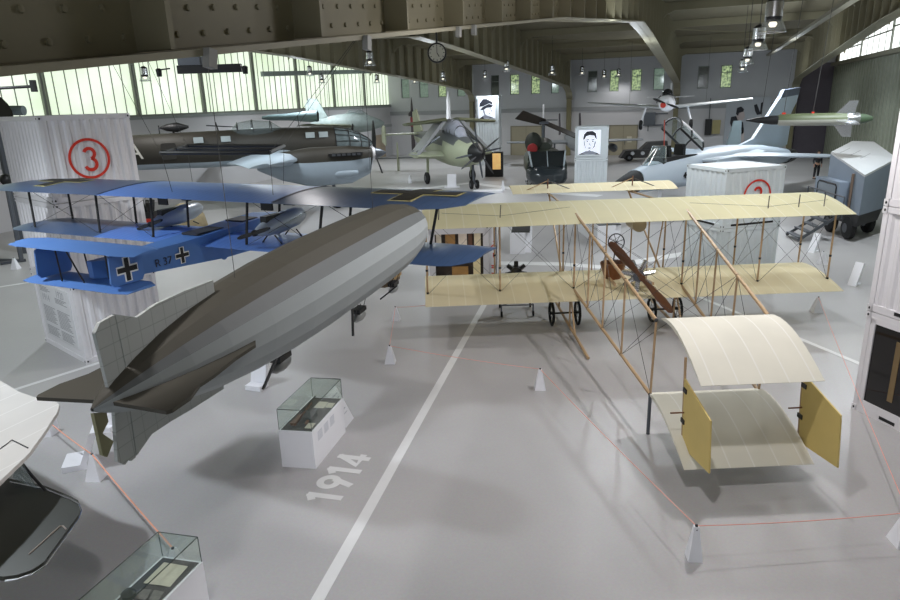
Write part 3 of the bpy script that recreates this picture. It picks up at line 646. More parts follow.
for s in (-1, 1):
    P = [(.06, .1), (.47, .06), (.49, .09), (.49, .26), (.43, .44), (.43, .6), (.4, .9), (.4, 1.16), (.3, 1.32), (.26, 1.3), (.14, .4)]
    hfin([(s*x, y) for x, y in P], 'tail_fin', M_find)
vfin([(-.005, -.02), (.09, -.06), (.09, -.12), (.03, -.17), (.1, -.26), (.03, -.33), (0, -.3)], 'tail_rudder', mat('airship_rudder_khaki', (138, 136, 104), .7, var=.3, scale=8))
def gond(x, y, z, s=1., tilt=.5, wires=True):
    g = thing.__call__('x', None, None) if False else MB()
    g.lathe((x, y-.14*s, z), (0, 1, 0), [(0, .02), (.05, .045*s), (.16*s, .06*s), (.26*s, .045*s), (.32*s, .012)], 10, sx=.9); o = g.build('engine_gondola', mat('gondola_silver', (140, 142, 142), .35, .4), zp, True)
    q = MB(); q.box(x-.05*s, x+.05*s, y-.08*s, y+.12*s, z+.05*s, z+.1*s); q.build('engine_block', M_black, o)
    MB().box(x-.045*s, x+.045*s, y-.02*s, y+.005, z+.19*s, z+.25*s).build('radiator', M_black, o)
    p = MB(); d = V((math.sin(tilt), 0, math.cos(tilt)))
    c = V((x, y-.18*s, z)); p.beam(c-d*.17*s, c+d*.17*s, .018, .035*s, (0, 1, 0)); p.build('gondola_propeller', M_black, o)
    w = MB()
    for dx in (-.12, .12):
        for dy in (-.1, .12): w.tube([(x+.04*dx, y+dy*s, z+.05*s), (x+dx, y+dy, z+.42)], .004, 4)
    w.build('gondola_wires', M_wire, o)
gond(0, 2.13, -.58, 1.05, .5); gond(0.06, 3.82, -.66, 1, .05); gond(.26, 4.45, -.5, .85, .9)
g = MB(); g.loft([[(x, y, z) for x, z in ((-w_, -.5+.1), (w_, -.5+.1), (w_*.8, -.58), (-w_*.8, -.58))] for y, w_ in ((4.75, .05), (4.82, .1), (5.2, .1), (5.28, .05))]); cg = g.build('control_gondola', mat('gondola_brown', (104, 84, 60), .5), zp)
for k in range(5): MB().box(.1, .108, 4.84+k*.075, 4.9+k*.075, -.52, -.42).build('gondola_window', mat('amber_pane', (206, 168, 110), .3), cg)
for y in (1.6, 4.6): MB().tube([(0, y, .38), (0, y, roofz(8)-3.95)], .0028, 4).build('hanging_wire', M_wire, zp)

# ================================================================== BLUE BIPLANE BOMBER MODEL (hung from the roof)
M_blue = fabric('blue_fabric', (88, 126, 196), (76, 112, 182), .13, 0, .12, .36, tl=0); M_blue2 = mat('blue_fuselage', (76, 118, 182), .45, var=.06); M_blue_shade = fabric('blue_fabric_shaded', (60, 82, 116), (54, 74, 104), .13, 0, .12, .32, tl=0)
RF = Fr((-7.97, 8.44, 0), -4.5)
bp_ = thing('biplane_model', 'blue four-engined biplane bomber model hanging behind the grey airship', 'aircraft', RF.o, RF.rz)
def rwing(x0, x1, yl, yt, z, name, chordtip, ncut=.45, dih=0):
    out = []
    for k in range(25):
        t = k/24; x = x0+(x1-x0)*t; e = min(x-x0, x1-x); rr = chordtip; f_ = 1 if e > rr else math.sqrt(max(0, 1-(1-e/rr)**2))
        c = yl-yt; out.append(((x, yl-c*.12*(1-f_), z+dih*abs(x)), (x, yt+c*.55*(1-f_), z+dih*abs(x)-.02), .035))
    mb = MB(); mb.wing(out, .035, 8); return mb
xs_ = (-5.3, -1.95, 1.9, 4.85)
uwr = thing
def seg(z, yl, yt, nm, xs, tipl):
    for i, (a, b) in enumerate(zip(xs, xs[1:])):
        out = []
        n = 14
        for k in range(n+1):
            x = a+(b-a)*k/n; f_ = 1
            for tip, sg in ((xs[0], 1), (xs[-1], -1)):
                e = (x-tip)*sg
                if e < tipl: f_ = math.sqrt(max(0., 1-(1-max(e, .0)/tipl)**2))
            f_ = (.42+.58*f_ if x < 0 else .62+.38*f_); c = yl-yt; out.append(((x, yl-c*(.8 if x < -3 else .06)*(1-f_), z), (x, yt+c*(.2 if x < -3 else .85)*(1-f_), z-.015), .04*f_))
        MB().wing(out, .035, 8).build(nm, M_blue_shade if i in (0, len(xs)-2) else M_blue, bp_, True)  # end panels take the darker copy: shade towards the tips put into the cloth
seg(4.2, 1.72, .02, 'upper_wing', xs_, .9); seg(3.43, 1.4, .08, 'lower_wing', (-4.85, -2.3, 2.2, 5.0), .5)
def bcross(par, M, s, arms=(.5, .5)):
    for k, (w, e, mt) in enumerate(((.36, .06, mat('cross_white', (226, 228, 226), .6, var=0)), (.22, 0, mat('cross_black', (24, 24, 26), .6, var=0)))):
        L = .5*s+e*s*.6; h = w*s/2; z = .002*k
        p = [(-h, -L), (h, -L), (h, -h), (L, -h), (L, h), (h, h), (h, L), (-h, L), (-h, h), (-L, h), (-L, -h), (-h, -h)]
        mb = MB(M); mb.prism([(a, b, z) for a, b in p], (0, 0, .003)); mb.build('cross_border' if k == 0 else 'black_cross', mt, par)
def wcross(x, y, z):
    """the outlined dark cross on the top of a wing"""
    for k, (w, L, mt) in enumerate(((.34, .52, mat('cross_yellow_edge', (178, 170, 118), .6, var=0)), (.26, .48, mat('cross_dark', (38, 36, 30), .6, var=0)))):
        h = w/2; p = [(-h, -L), (h, -L), (h, -h), (L, -h), (L, h), (h, h), (h, L), (-h, L), (-h, h), (-L, h), (-L, -h), (-h, -h)]
        mb = MB(); mb.prism([(x+a, y+b*.9, z+.004*k) for a, b in p], (0, 0, .004)); mb.build('wing_cross_border' if k == 0 else 'wing_cross', mt, bp_)

def ztop(y, yl=1.72, yt=.02, z=4.2, t=.04):
    c = yl-yt; k = min(1, max(0, (yl-y)/c)); return z-.015*k+.035*c*4*k*(1-k)*(1.25-.5*k)+t*(2.6*math.sqrt(k)*(1-k)+.12*(1-k)+.08)*.55
def skinpatch(x0, x1, y0, y1, lift, nm, mt):
    mb = MB(); ys = [y0+(y1-y0)*k/10 for k in range(11)]
    mb.loft([[(x0, y, ztop(y)+lift), (x1, y, ztop(y)+lift), (x1, y, ztop(y)+lift-.004), (x0, y, ztop(y)+lift-.004)] for y in ys]); return mb.build(nm, mt, bp_)
M_cy = mat('cross_yellow_edge', (178, 170, 118), .6, var=0); M_cd = mat('cross_dark', (38, 36, 30), .6, var=0); M_seam = mat('seam_navy', (40, 52, 78), .6, var=0)
for cx, s in ((-4.0, 1), (3.9, 1.15)):
    for e, lf, mt, nm in ((.035, .006, M_cy, 'wing_cross_border'), (0, .012, M_cd, 'wing_cross')):
        q0 = skinpatch(cx-.14*s-e, cx+.14*s+e, .42-e, 1.45+e, lf, nm, mt); skinpatch(cx-.6*s-e, cx+.6*s+e, .82-e, 1.08+e, lf+.001, nm, mt)
for x in (-1.95, 1.9): skinpatch(x-.03, x+.03, .06, 1.66, .006, 'wing_seam', M_seam)
for x in (-4.3, -3.75, -2.4, -2.05, -1.0, 1.15, 2.6, 4.15, 4.4):
    for y in (.35, 1.15):
        if x in (-3.75, 4.4, -2.05): continue
        st('wing_strut', (x, y, 4.18), (x*.97, y-.1, 3.46), .022, M_black, bp_)
rw = MB()
for a, b in ((-4.3, -2.4), (-2.4, -1.0), (1.15, 2.6), (2.6, 4.15)):
    rw.tube([(a, .35, 4.18), (b, .25, 3.46)], .004, 4); rw.tube([(b, .35, 4.18), (a, .25, 3.46)], .004, 4)
rw.build('rigging', M_wire, bp_)['kind'] = 'stuff'
f = MB(); f.loft([[(-w, y, zt), (w, y, zt), (w, y, zb), (-w, y, zb)] for y, w, zt, zb in ((-1.72, .05, 3.55, 3.3), (-1.3, .17, 3.52, 3.22), (-.3, .24, 3.54, 3.16), (.6, .28, 3.58, 3.1), (1.4, .29, 3.62, 3.1), (2.0, .27, 3.64, 3.2), (2.35, .16, 3.6, 3.35))]); fu = f.build('fuselage', M_blue2, bp_)
MB().box(-.18, .18, .15, .75, 3.57, 3.6).build('cockpit', mat('cockpit_dark', (44, 46, 54), .6), fu); MB().box(-.2, .2, 1.2, 1.6, 3.61, 3.64).build('cockpit', MATS['cockpit_dark'], fu)
MB().ball((.1, .75, 3.08), .06, 10, 6).build('belly_fairing', M_blue2, fu)
S1 = RF.at(0, .245, 181.5, 255); bcross(fu, basis((.262, S1.y, S1.z), (.06, 1, 0), (0, 0, 1)), .25)
text('R 37', .17, basis((.243, S1.y-.36, S1.z-.03), (.05, 1, 0), (0, 0, 1)), mat('letter_black', (30, 34, 44), .6, var=0), 'fuselage_code', fu)
for z, xa, xb, yl, yt in ((3.76, -1.4, 1.22, -1.42, -2.0), (3.25, -1.15, 1.05, -1.42, -2.05)):
    MB().wing([((x, yl-.12*(abs(2*(x-xa)/(xb-xa)-1) > .9), z), (x, yt+.05*(abs(2*(x-xa)/(xb-xa)-1) > .9), z-.01), .03) for x in [xa+(xb-xa)*k/10 for k in range(11)]], .03, 6).build('tail_plane', M_blue2, bp_, True)
for x in (-.78, .75):
    pts = [(-2.0, 3.36), (-1.97, 3.7), (-1.92, 3.73), (-1.5, 3.7), (-1.46, 3.66), (-1.46, 3.36), (-1.5, 3.3), (-1.95, 3.3)]
    ru = MB().prism([(x-.015, y, z) for y, z in pts], (.03, 0, 0)).build('rudder', M_blue2, bp_)
    if x > 0: bcross(ru, basis((x+.016, -1.72, 3.5), (0, 1, 0), (0, 0, 1)), .32)
for x0, y0, x1, y1 in ((-.5, -1.85, -.4, -1.9), (-.25, -1.6, -.2, -1.6), (-.2, -1.9, 0, -1.85), (.2, -1.6, .2, -1.6), (.35, -1.65, .5, -1.7)): st('tail_strut', (x0, y0, 3.75), (x1, y1, 3.27), .012, M_black, bp_)
for x, y0, z0, z1 in ((-1.4, .62, 3.6, 3.72), (1.47, .1, 3.7, 3.82)):
    n = MB(); n.lathe((x, y0, z0), (0, 1, (z1-z0)/1.2), [(0, .035), (.08, .08), (.3, .135), (.6, .165), (.95, .16), (1.15, .11), (1.24, .03)], 16); nc = n.build('engine_nacelle', mat('nacelle_silver', (186, 196, 204), .35, .25, var=.05), bp_, True)
    q = MB(); q.box(x-.06, x+.06, y0+.2, y0+1.0, z0+.12, z0+.22)
    q.build('engine_block', M_black, nc)
    for yy in (.3, .85): MB().box(x-.11, x+.11, y0+yy, y0+yy+.04, z0+.3, z0+.42).build('radiator', M_black, nc)
    p = MB(); c = V((x, y0-.05, z0)); d = V((1, 0, .3)).normalized(); 
    for sg in (-1, 1): p.loft([[c+d*sg*t+V((0, a*.02, b*w)) for a, b in ((-1, -1), (1, -1), (1, 1), (-1, 1))] for t, w in ((0, .02), (.12, .035), (.28, .03), (.34, .012))])
    p.lathe(c, (0, 1, 0), [(-.05, .02), (0, .05), (.05, .05)], 10); p.build('nacelle_propeller', M_black, nc)
    for dx in (-.1, .1):
        for yy in (.35, .9): st('nacelle_strut', (x+dx*.7, y0+yy, z0-.1), (x+dx*2, y0+yy, 3.46), .012, M_black, nc)
# hanging frame above the model
hf = thing('suspension_frame', 'dark rectangular hanging frame above the blue biplane model', 'rig', RF.o, RF.rz)
pA, pB, pC, pD = (-.2, .0, 4.92), (-1.15, 1.45, 4.92), (1.05, 1.5, 4.92), (1.87, .15, 4.92)
for a, b, mt in ((pA, pD, M_black), (pB, pC, M_black), (pA, pB, M_steel), (pD, pC, M_steel)): MB().tube([a, b], .03, 8).build('frame_bar', mt, hf)
MB().tube([((pA[0]+pB[0])/2, .72, 4.92), ((pC[0]+pD[0])/2, .8, 4.92)], .022, 8).build('frame_bar', M_black, hf)
for p in (pA, pB, pC, pD): MB().tube([p, (p[0]*.95, p[1]*.9+.1, 4.28)], .004, 4).build('wire_drop', M_wire, hf)
for p, dx in ((pA, -2.2), (pB, -1.8), (pC, 2.5), (pD, 2.8)): MB().tube([p, (p[0]+dx, p[1]+.5, 7.8)], .0035, 4).build('hanging_wire', M_wire, hf)

# ================================================================== CREAM AND DARK BIPLANE AT THE LEFT EDGE
wb = thing('wing_pair', 'cream upper and dark lower wing of the aircraft at the lower left edge', 'aircraft', (-8, 4.6, 0))
M_cw = fabric('white_wing_cloth', (216, 211, 206), (228, 224, 220), .45, 0, .05, tl=0)
def slab(pix, z, th, mt, name, par, camber=0): 
    pts = [G(x, y, z)-V((-8, 4.6, 0)) for x, y in pix]; return MB().prism(pts, (0, 0, th)).build(name, mt, par)
ZU, ZL = 1.75, 1.22
up = slab([(-70, 352), (0, 383), (20, 395), (40, 402), (57, 405), (60, 408), (58, 416), (45, 436), (30, 457), (0, 486), (-70, 545)], ZU, .05, M_cw, 'upper_wing', wb)
fl = MB(); P_ = lambda x, y, z: G(x, y, z)-V((-8, 4.6, 0))
fl.tube([P_(0, 449, ZU+.055), P_(12, 440, ZU+.055), P_(28, 448, ZU+.055)], .008, 6); fl.build('aileron_seam', M_black, wb); MB().tube([P_(23, 449, ZU+.03), P_(31, 446, ZU+.03)], .012, 6).build('aileron_hinge', M_chrome, wb)
M_olv = mat('olive_cloth', (46, 47, 40), .45, var=.1)
lo = slab([(-60, 468), (10, 482), (45, 489), (72, 500), (79, 504), (81.5, 511), (79, 519), (60, 545), (45, 566), (33, 574), (18, 579), (5, 581), (-60, 575)], ZL, .05, M_olv, 'lower_wing', wb)
e = MB(); e.tube([P_(x, y, ZL+.06) for x, y in ((10, 482), (45, 489), (72, 500), (79, 504), (81.5, 511), (79, 519), (60, 545), (45, 566), (33, 574), (18, 579), (5, 581))], .009, 6); e.build('edge_trim', M_chrome, wb)
e = MB(); e.tube([P_(29, 554, ZL+.056), P_(60, 526, ZL+.056), P_(63, 526, ZL+.056), P_(66, 529, ZL+.056)], .008, 6); e.build('aileron_seam', mat('pale_seam', (170, 156, 146), .6), wb)
MB().tube([P_(20, 461, ZU), P_(32, 476, (ZU+ZL)/2+.02), P_(45, 490, ZL+.05)], .018, 6).build('interplane_strut', M_black, wb)
MB().prism([P_(12, 478, ZL+.06), P_(36, 489, ZL+.06), P_(22, 466, ZU-.02), P_(18, 463, ZU-.02)], (0, .02, 0)).build('side_screen', M_canopy, wb)
MB().tube([P_(-30, 470, ZU), P_(-30, 520, ZL)], .02, 6).build('interplane_strut', M_black, wb)
pp = P_(-55, 520, ZL); MB().tube([(pp.x, pp.y, 0), (pp.x, pp.y, ZL+.02)], .05, 8).build('support_leg', M_steel, wb)

# ================================================================== DISPLAY CASES, LECTERNS, POSTS
def case(label, a, b, c, hb, hg, contents):
    """plinth through floor corners a (front left), b (front right), c (back right); glass box on top"""
    rz = math.atan2((b-a).y, (b-a).x); w = (b-a).length; d = abs((c-b).dot(V((-math.sin(rz), math.cos(rz), 0)))); r = thing('display_case', label, 'display case', a, rz)
    skew = (c-b).dot(V((math.cos(rz), math.sin(rz), 0)))
    S = lambda x, y, z: (x+skew*y/d, y, z)
    Q = lambda x0, x1, y0, y1, z: [S(x0, y0, z), S(x1, y0, z), S(x1, y1, z), S(x0, y1, z)]
    MB().hexa(Q(0, w, 0, d, 0), Q(0, w, 0, d, hb)).build('plinth', M_white, r)
    MB().hexa(Q(.03, w-.03, .03, d-.03, hb-.005), Q(.03, w-.03, .03, d-.03, hb+.006)).build('display_bed', mat('dark_bed', (58, 52, 50), .7), r)
    t = .008; z0 = hb+.007; z1 = hb+hg
    for x0, x1, y0, y1 in ((.01, .01+t, .01, d-.01), (w-.01-t, w-.01, .01, d-.01), (.01+t, w-.01-t, .01, .01+t), (.01+t, w-.01-t, d-.01-t, d-.01)): MB().hexa(Q(x0, x1, y0, y1, z0), Q(x0, x1, y0, y1, z1)).build('glass_pane', M_glass, r)
    MB().hexa(Q(.01, w-.01, .01, d-.01, z1), Q(.01, w-.01, .01, d-.01, z1+t)).build('glass_pane', M_glass, r)
    k = [S(.01, .01, 0), S(w-.01, .01, 0), S(w-.01, d-.01, 0), S(.01, d-.01, 0)]; K = lambda i, z: (k[i][0], k[i][1], z)
    M_e = mat('glass_edge', (52, 62, 58), .3, var=0)
    for i in range(4): MB().tube([K(i, z1+t), K((i+1) % 4, z1+t)], .006, 5).build('glass_edge', M_e, r); MB().tube([K(i, z0), K(i, z1)], .005, 5).build('glass_edge', M_e, r)
    return r, S, w, d
a, b, c = G(282.5, 466.7), G(315.8, 469), G(345.8, 431.7)
r, S, w, d = case('white display case with a glass cover beside the painted year 1914', a, b, c, .65, .36, None)
mb = MB()
for i in range(3):
    for j in range(6): mb.hexa([S(w, .18+i*.24+(.0), .56-j*.028), S(w, .18+i*.24+.17, .56-j*.028), S(w, .18+i*.24+.17, .55-j*.028), S(w, .18+i*.24, .55-j*.028)], [(lambda q: (q[0]+.003, q[1], q[2]))(S(w, yy, zz)) for yy, zz in ((.18+i*.24, .56-j*.028), (.18+i*.24+.17, .56-j*.028), (.18+i*.24+.17, .55-j*.028), (.18+i*.24, .55-j*.028))])
mb.build('caption_print', mat('pale_caption', (176, 180, 190), .7, var=0), r)
MCR = r.matrix_basis.copy() if False else (Matrix.Translation(a)@Matrix.Rotation(math.atan2((b-a).y, (b-a).x), 4, 'Z'))
def onbed(name, lab, cat, x, y, z, build): o = thing(name, lab, cat, MCR@V(S(x, y, z)), math.atan2((b-a).y, (b-a).x)-.2*0); build(o); return o
def _rifle(o):
    MB().loft([[(-.03+dx, y, .0) for dx in (0,)]+[(.0+ww, y, .0), (.0+ww, y, .045), (-ww, y, .045)] for y, ww in ((-.38, .05), (-.2, .03), (.1, .022), (.42, .016))]).build('stock', M_dwood, o); MB().tube([(0, -.05, .05), (0, .62, .05)], .012, 8).build('barrel', M_black, o)
onbed('rifle', 'long brown wooden firearm lying in the centre display case', 'weapon', .14, .55, .657, _rifle)
def _mach(o):
    MB().box(-.06, .06, -.1, .14, 0, .08).build('body', M_black, o); MB().tube([(0, .14, .05), (0, .3, .05)], .014, 8).build('tube', M_steel, o); MB().box(-.02, .02, -.2, -.1, .02, .05).build('grip', M_dwood, o)
onbed('mechanism', 'small dark metal device lying in the centre display case', 'device', .36, .4, .657, _mach)
for i, (x, y, sx, sy) in enumerate(((.3, .95, .09, .12), (.46, .95, .06, .09), (.44, .2, .06, .09))):
    o = MB().box(-sx, sx, -sy, sy, 0, .004).build('paper_sheet', M_paper, None, loc=MCR@V(S(x, y, .657)), rz=math.atan2((b-a).y, (b-a).x)); tag(o, ('largest white paper sheet near the far end of the centre display case', 'smaller paper sheet at the far right corner of the centre display case', 'small paper card near the front right of the centre display case')[i], 'paper', 'papers in the centre display case')
# tilted white panel standing at the case's right back corner
q = [G(346, 428), G(354, 418)]; o = thing('caption_panel', 'white slanted caption board leaning against the back of the centre display case', 'sign', q[0], math.atan2((q[1]-q[0]).y, (q[1]-q[0]).x)); L = (q[1]-q[0]).length
MB().hexa([(0, 0, .0), (L, 0, .0), (L, .05, .0), (0, .05, .0)], [(-.02, .3, .62), (L, .3, .62), (L, .33, .62), (-.02, .33, .62)]).build('board', M_white, o); mb = MB()
for j in range(7): mb.hexa([(.06, .3-.033*j-.004-.04, .62-.07*j-.08), (L-.08, .3-.033*j-.044, .62-.07*j-.08), (L-.08, .3-.033*j-.05, .61-.07*j-.085), (.06, .3-.033*j-.05, .61-.07*j-.085)], [(.06, .3-.033*j-.04, .62-.07*j-.08), (L-.08, .3-.033*j-.04, .62-.07*j-.08), (L-.08, .3-.033*j-.046, .61-.07*j-.085), (.06, .3-.033*j-.046, .61-.07*j-.085)])
mb.build('caption_print', MATS['pale_caption'], o)
# lower left case
gA, gB, gC = G(162.5, 556, .6), G(203, 561.7, .6), G(121, 594, .6)
dl = (gC-gA); dl = dl/dl.length*1.75; a = V((*(gA+dl)[:2], 0)); b = V((*(gB+dl)[:2], 0)); c = V((*gB[:2], 0))
r, S, w, d = case('white display case with old documents under glass at the bottom left', a, b, c, .6, .33, None)
MCR = Matrix.Translation(a)@Matrix.Rotation(math.atan2((b-a).y, (b-a).x), 4, 'Z')
pts = [G(x, y, .62) for x, y in ((164, 562.5), (188, 566.5), (170, 587), (143.5, 583))]; cen = sum(pts, V())/4
o = MB().prism([p-cen for p in pts], (0, 0, .004)).build('document', mat('old_document', (212, 204, 184), .8, var=.16, scale=14), None, loc=cen+V((0, 0, .0))); tag(o, 'cream old document sheet in the bottom left display case', 'document')
for i, px in enumerate((((141, 589), (152, 590), (146, 600), (133, 598)), ((154, 590), (164, 592), (158, 601), (149, 600)))):
    pts = [G(x, y, .62) for x, y in px]; cen = sum(pts, V())/4; o = MB().prism([p-cen for p in pts], (0, 0, .004)).build('photograph', mat('old_photo_print', (110, 104, 98), .5, var=.6, scale=18), None, loc=cen); tag(o, ('left of the two old photographs beside the document at the bottom left', 'right of the two old photographs beside the document at the bottom left')[i], 'photograph', 'photographs in the bottom left case')
cen = G(129, 596, .635); o = MB().lathe((0, 0, 0), (0, 0, 1), [(0, .07), (.04, .08), (.07, .05), (.09, .02)], 12, ref=(1, 0, 0)).build('dark_badge', M_black, None, True, loc=cen+V((0, 0, .0))); tag(o, 'small dark round object at the bottom edge of the left display case', 'object')

def lectern(lab, base, rz, w=.36, hgt=.48, dep=.3, lean=.1):
    o = thing('sign_stand', lab, 'sign', base, rz, 'white floor sign stands')
    MB().box(-w/2, w/2, -dep/2, dep/2, 0, .1).build('base', M_white, o); MB().hexa([(-w/2, dep/2-.1, .1), (w/2, dep/2-.1, .1), (w/2, dep/2, .1), (-w/2, dep/2, .1)], [(-w/2, dep/2-.1+lean, hgt), (w/2, dep/2-.1+lean, hgt), (w/2, dep/2+lean, hgt), (-w/2, dep/2+lean, hgt)]).build('panel', M_white, o); return o
lectern('white sign stand on the floor below the airship engine gondola', G(257, 388), math.radians(2))
lectern('white sign stand with a slanted back below the airship tail', G(78, 464), math.radians(-50), .5, .62, .38, .22)
lectern('small white sign stand just behind the airship tail rudder', G(108, 430), math.radians(20), .22, .5, .2, .05)
o = MB().box(-.16, .16, -.12, .12, 0, .28).build('sign_block', M_white, None, loc=G(47, 434), rz=.3); tag(o, 'white block on the floor beside the cream wing tip', 'block')
for lab, p1, p2, h in (('white slanted sign panel under the far right of the cream upper wing', (807, 252), (812, 253), 1), ('white slanted sign panel on the floor left of the right container stack', (847, 285), (852, 285.5), 1)):
    P1 = G(*p1); o = thing('slanted_sign', lab, 'sign', P1, math.radians(-35), 'white slanted sign panels'); MB().hexa([(0, 0, 0), (.24, 0, 0), (.24, .1, 0), (0, .1, 0)], [(.0, .32, .66), (.24, .32, .66), (.24, .4, .62), (0, .4, .62)]).build('panel', M_white, o); MB().hexa([(.03, .1, 0), (.21, .1, 0), (.21, .4, 0), (.03, .4, 0)], [(.03, .1, .03), (.21, .1, .03), (.21, .4, .03), (.03, .4, .03)]).build('foot', M_white, o)
def cone(lab, px, py, h=.42, s=1., rz=.3):
    o = thing('barrier_post', lab, 'barrier post', G(px, py), rz, 'white barrier posts'); a = .13*s; b = .03
    MB().loft([[(x*k, y*k, z) for x, y in ((-1, -1), (1, -1), (1, 1), (-1, 1))] for k, z in ((a, 0), (b, h))]).build('body', M_white, o); MB().tube([(0, -.02, h-.05), (0, 0, h+.02)], .02, 8).build('rope_eye', M_black, o); return G(px, py)+V((0, 0, h))
c1 = cone('white pyramid barrier post on the open floor between line and skid', 540, 388.5, .42, .85); c2 = cone('white pyramid barrier post nearest the camera below the cream tail', 693.5, 558, .47, .68); c3 = cone('white pyramid barrier post right of the airship, nearer of the pair', 390.5, 362.5, .4, .9); c4 = cone('white pyramid barrier post right of the airship nose, farther of the pair', 396, 320, .36, .9)
c5 = cone('white pyramid barrier post at the airship tail holding an orange rope', 97, 478, .42, .95); c6 = cone('white pyramid barrier post under the cream wing near the dark trailer', 822, 264, .42); c7 = cone('white pyramid barrier post below the right tip of the cream lower wing', 816.5, 312, .4); c8 = cone('white pyramid barrier post beside the left container stack', 16, 269, .42)
c9 = cone('white pyramid barrier post cut by the right picture edge', 902, 543, .45); c10 = cone('white barrier post behind the glass of the bottom left case', 178, 577, .42)
for lab, px, py in (('tiny white barrier post before the folded wing aircraft', 410, 183), ('small dark barrier post right of the folded wing aircraft nose', 503, 190)): cone(lab, px, py, .6, 1)
def rope(lab, pts, r=.011, mt=M_orange):
    o = MB().tube(pts, r, 6).build('barrier_rope', mt); return tag(o, lab, 'rope', 'orange barrier ropes')
def sag(p, q, s): return [p.lerp(q, t/8)-V((0, 0, s*4*(t/8)*(1-t/8))) for t in range(9)]
rope('orange rope from the airship tail post to the bottom left case', sag(c5, c10, .02), .012); rope('orange rope from the airship tail post back to the cream wing tip', sag(c5, G(44, 418, .3), .02), .01)
M_r2 = mat('red_rope', (238, 168, 154), .7, var=.05)
for lab, p, q in (('red rope from the open floor post to the nearest post', c1, c2), ('red rope from the nearest post to the right picture edge', c2, c9), ('red rope from the open floor post to the airship nose posts', c1, c3), ('red rope between the two posts beside the airship nose', c3, c4), ('red rope from the far airship post towards the wing', c4, G(440, 303, .3)), ('red rope from the right edge post to the wing tip post', c9, c7)): rope(lab, sag(p, q, .03), .0055, M_r2)

# counters and engine behind the cream biplane
def counter(lab, A, B, C, h, mt_top):
    rz = math.atan2((B-A).y, (B-A).x); w = (B-A).length; d = (C-B).length; o = thing('exhibit_counter', lab, 'counter', A, rz, 'white exhibit counters')
    MB().prism([(0, 0, 0), (w*.72, 0, 0), (w*.72, .25, 0), (w, .25, 0), (w, d, 0), (0, d, 0)], (0, 0, h)).build('body', M_white, o); MB().box(.05, w-.05, .28 if False else .05, d-.05, h, h+.03).build('top', M_black, o)
    for k in range(3): MB().box(w*(.2+.26*k), w*(.4+.26*k), d*.4, d*.8, h+.03, h+.036).build('lit_print', mat('orange_print', (220, 160, 110), .5, var=.5, scale=9, emit=.4, ecol=(230, 170, 130)), o)
    return o
counter('white counter with a dark top and orange print behind the cream wing', G(510, 254), G(531, 254), G(541, 236), .8, None)
counter('white counter with a dark orange top seen behind the control wheel', G(597, 246), G(622, 245), G(628, 230), .78, None)
et = thing('engine_trolley', 'dark radial engine on a small castored trolley behind the cream lower wing', 'engine', G(516, 312), .35)
for x in (-.42, .42):
    for y in (-.4, .4):
        leg = MB().tube([(x, y, .12), (x, y, .34)], .02, 6).build('leg', M_steel, et); MB().lathe((x-.02, y, .08), (1, 0, 0), [(0, .075), (.05, .075)], 14).build('caster', M_rub, leg)
for a, b in (((-.42, -.4), (.42, -.4)), ((-.42, .4), (.42, .4)), ((-.42, -.4), (-.42, .4)), ((.42, -.4), (.42, .4)), ((-.42, -.4), (.42, .4))): MB().tube([(*a, .32), (*b, .32)], .018, 6).build('frame_bar', M_steel, et)
MB().tube([(0, 0, .32), (0, 0, 1.15)], .05, 8).build('pedestal', M_steel, et)
e0 = V((0, -.05, 1.14)); o = MB().lathe(e0, (0, 1, 0), [(-.15, .08), (-.1, .15), (.15, .15), (.2, .1)], 14).build('crankcase', M_black, et, True)
for k in range(7):
    a = 2*PI*k/7+PI/2; dd = V((math.cos(a), 0, math.sin(a))); cy = MB()
    for j in range(5): cy.lathe(e0+dd*(.12+.035*j), dd, [(0, .06), (.02, .06), (.022, .045), (.035, .045)], 10, ref=(0, 1, 0))
    cy.build('cylinder', M_black, o)

# ================================================================== BACKGROUND AIRCRAFT
def wheel(par, c, r, w, ax=(1, 0, 0), name='wheel'):
    c = V(c); a = V(ax).normalized(); o = MB().lathe(c-a*w/2, a, [(0, r*.72), (w*.2, r*.96), (w*.5, r), (w*.8, r*.96), (w, r*.72)], 20, ref=(0, .01, 1)).build(name, M_rub, par, True)
    MB().lathe(c-a*(w/2+.01), a, [(0, r*.4), (w+.02, r*.4)], 14, ref=(0, .01, 1)).build('hub', M_steel, o); return o
def blade_prop(par, c, ax, n, R, wd, mt, a0=0, name='propeller', twist=.5):
    ax = V(ax).normalized(); u = V((0, 0, 1))-ax*ax.z; u.normalize(); v = ax.cross(u); c = V(c); mb = MB()
    for k in range(n):
        a = a0+2*PI*k/n; d = u*math.cos(a)+v*math.sin(a); t_ = ax.cross(d); rings = []
        for t, w in ((.05, .3), (.2, .6), (.45, 1), (.75, .95), (.93, .6), (1, .15)):
            tw = twist*(1.2-t); e = t_*math.cos(tw)+ax*math.sin(tw); nn = e.cross(d); rings.append([c+d*R*t+e*wd*w*.5*math.cos(q)+nn*wd*.09*math.sin(q) for q in [2*PI*j/8 for j in range(8)]])
        mb.loft(rings)
    return mb.build(name, mt, par, True)
def fus(secs, n=18, e=1.):
    """fuselage along +y: secs = (y, half width, top z, bottom z)"""
    mb = MB(); rings = []
    for y, w, zt, zb in secs:
        zc = (zt+zb)/2; h = (zt-zb)/2; rings.append([(w*math.copysign(abs(math.cos(a))**e, math.cos(a)), y, zc+h*math.copysign(abs(math.sin(a))**e, math.sin(a))) for a in [2*PI*(k+.5)/n for k in range(n)]])
    return mb.loft(rings)
def twotone(mb, zsplit):
    """give the faces under zsplit(y) the second material"""
    for i, f in enumerate(mb.f):
        c = sum((mb.v[k] for k in f), V())/len(f)
        if c.z < zsplit(c.y): mb.i[i] = 1
    return mb
def fin(pts, x, t, axis='x'):
    mb = MB(); return mb.prism([(x-t/2, y, z) for y, z in pts], (t, 0, 0))
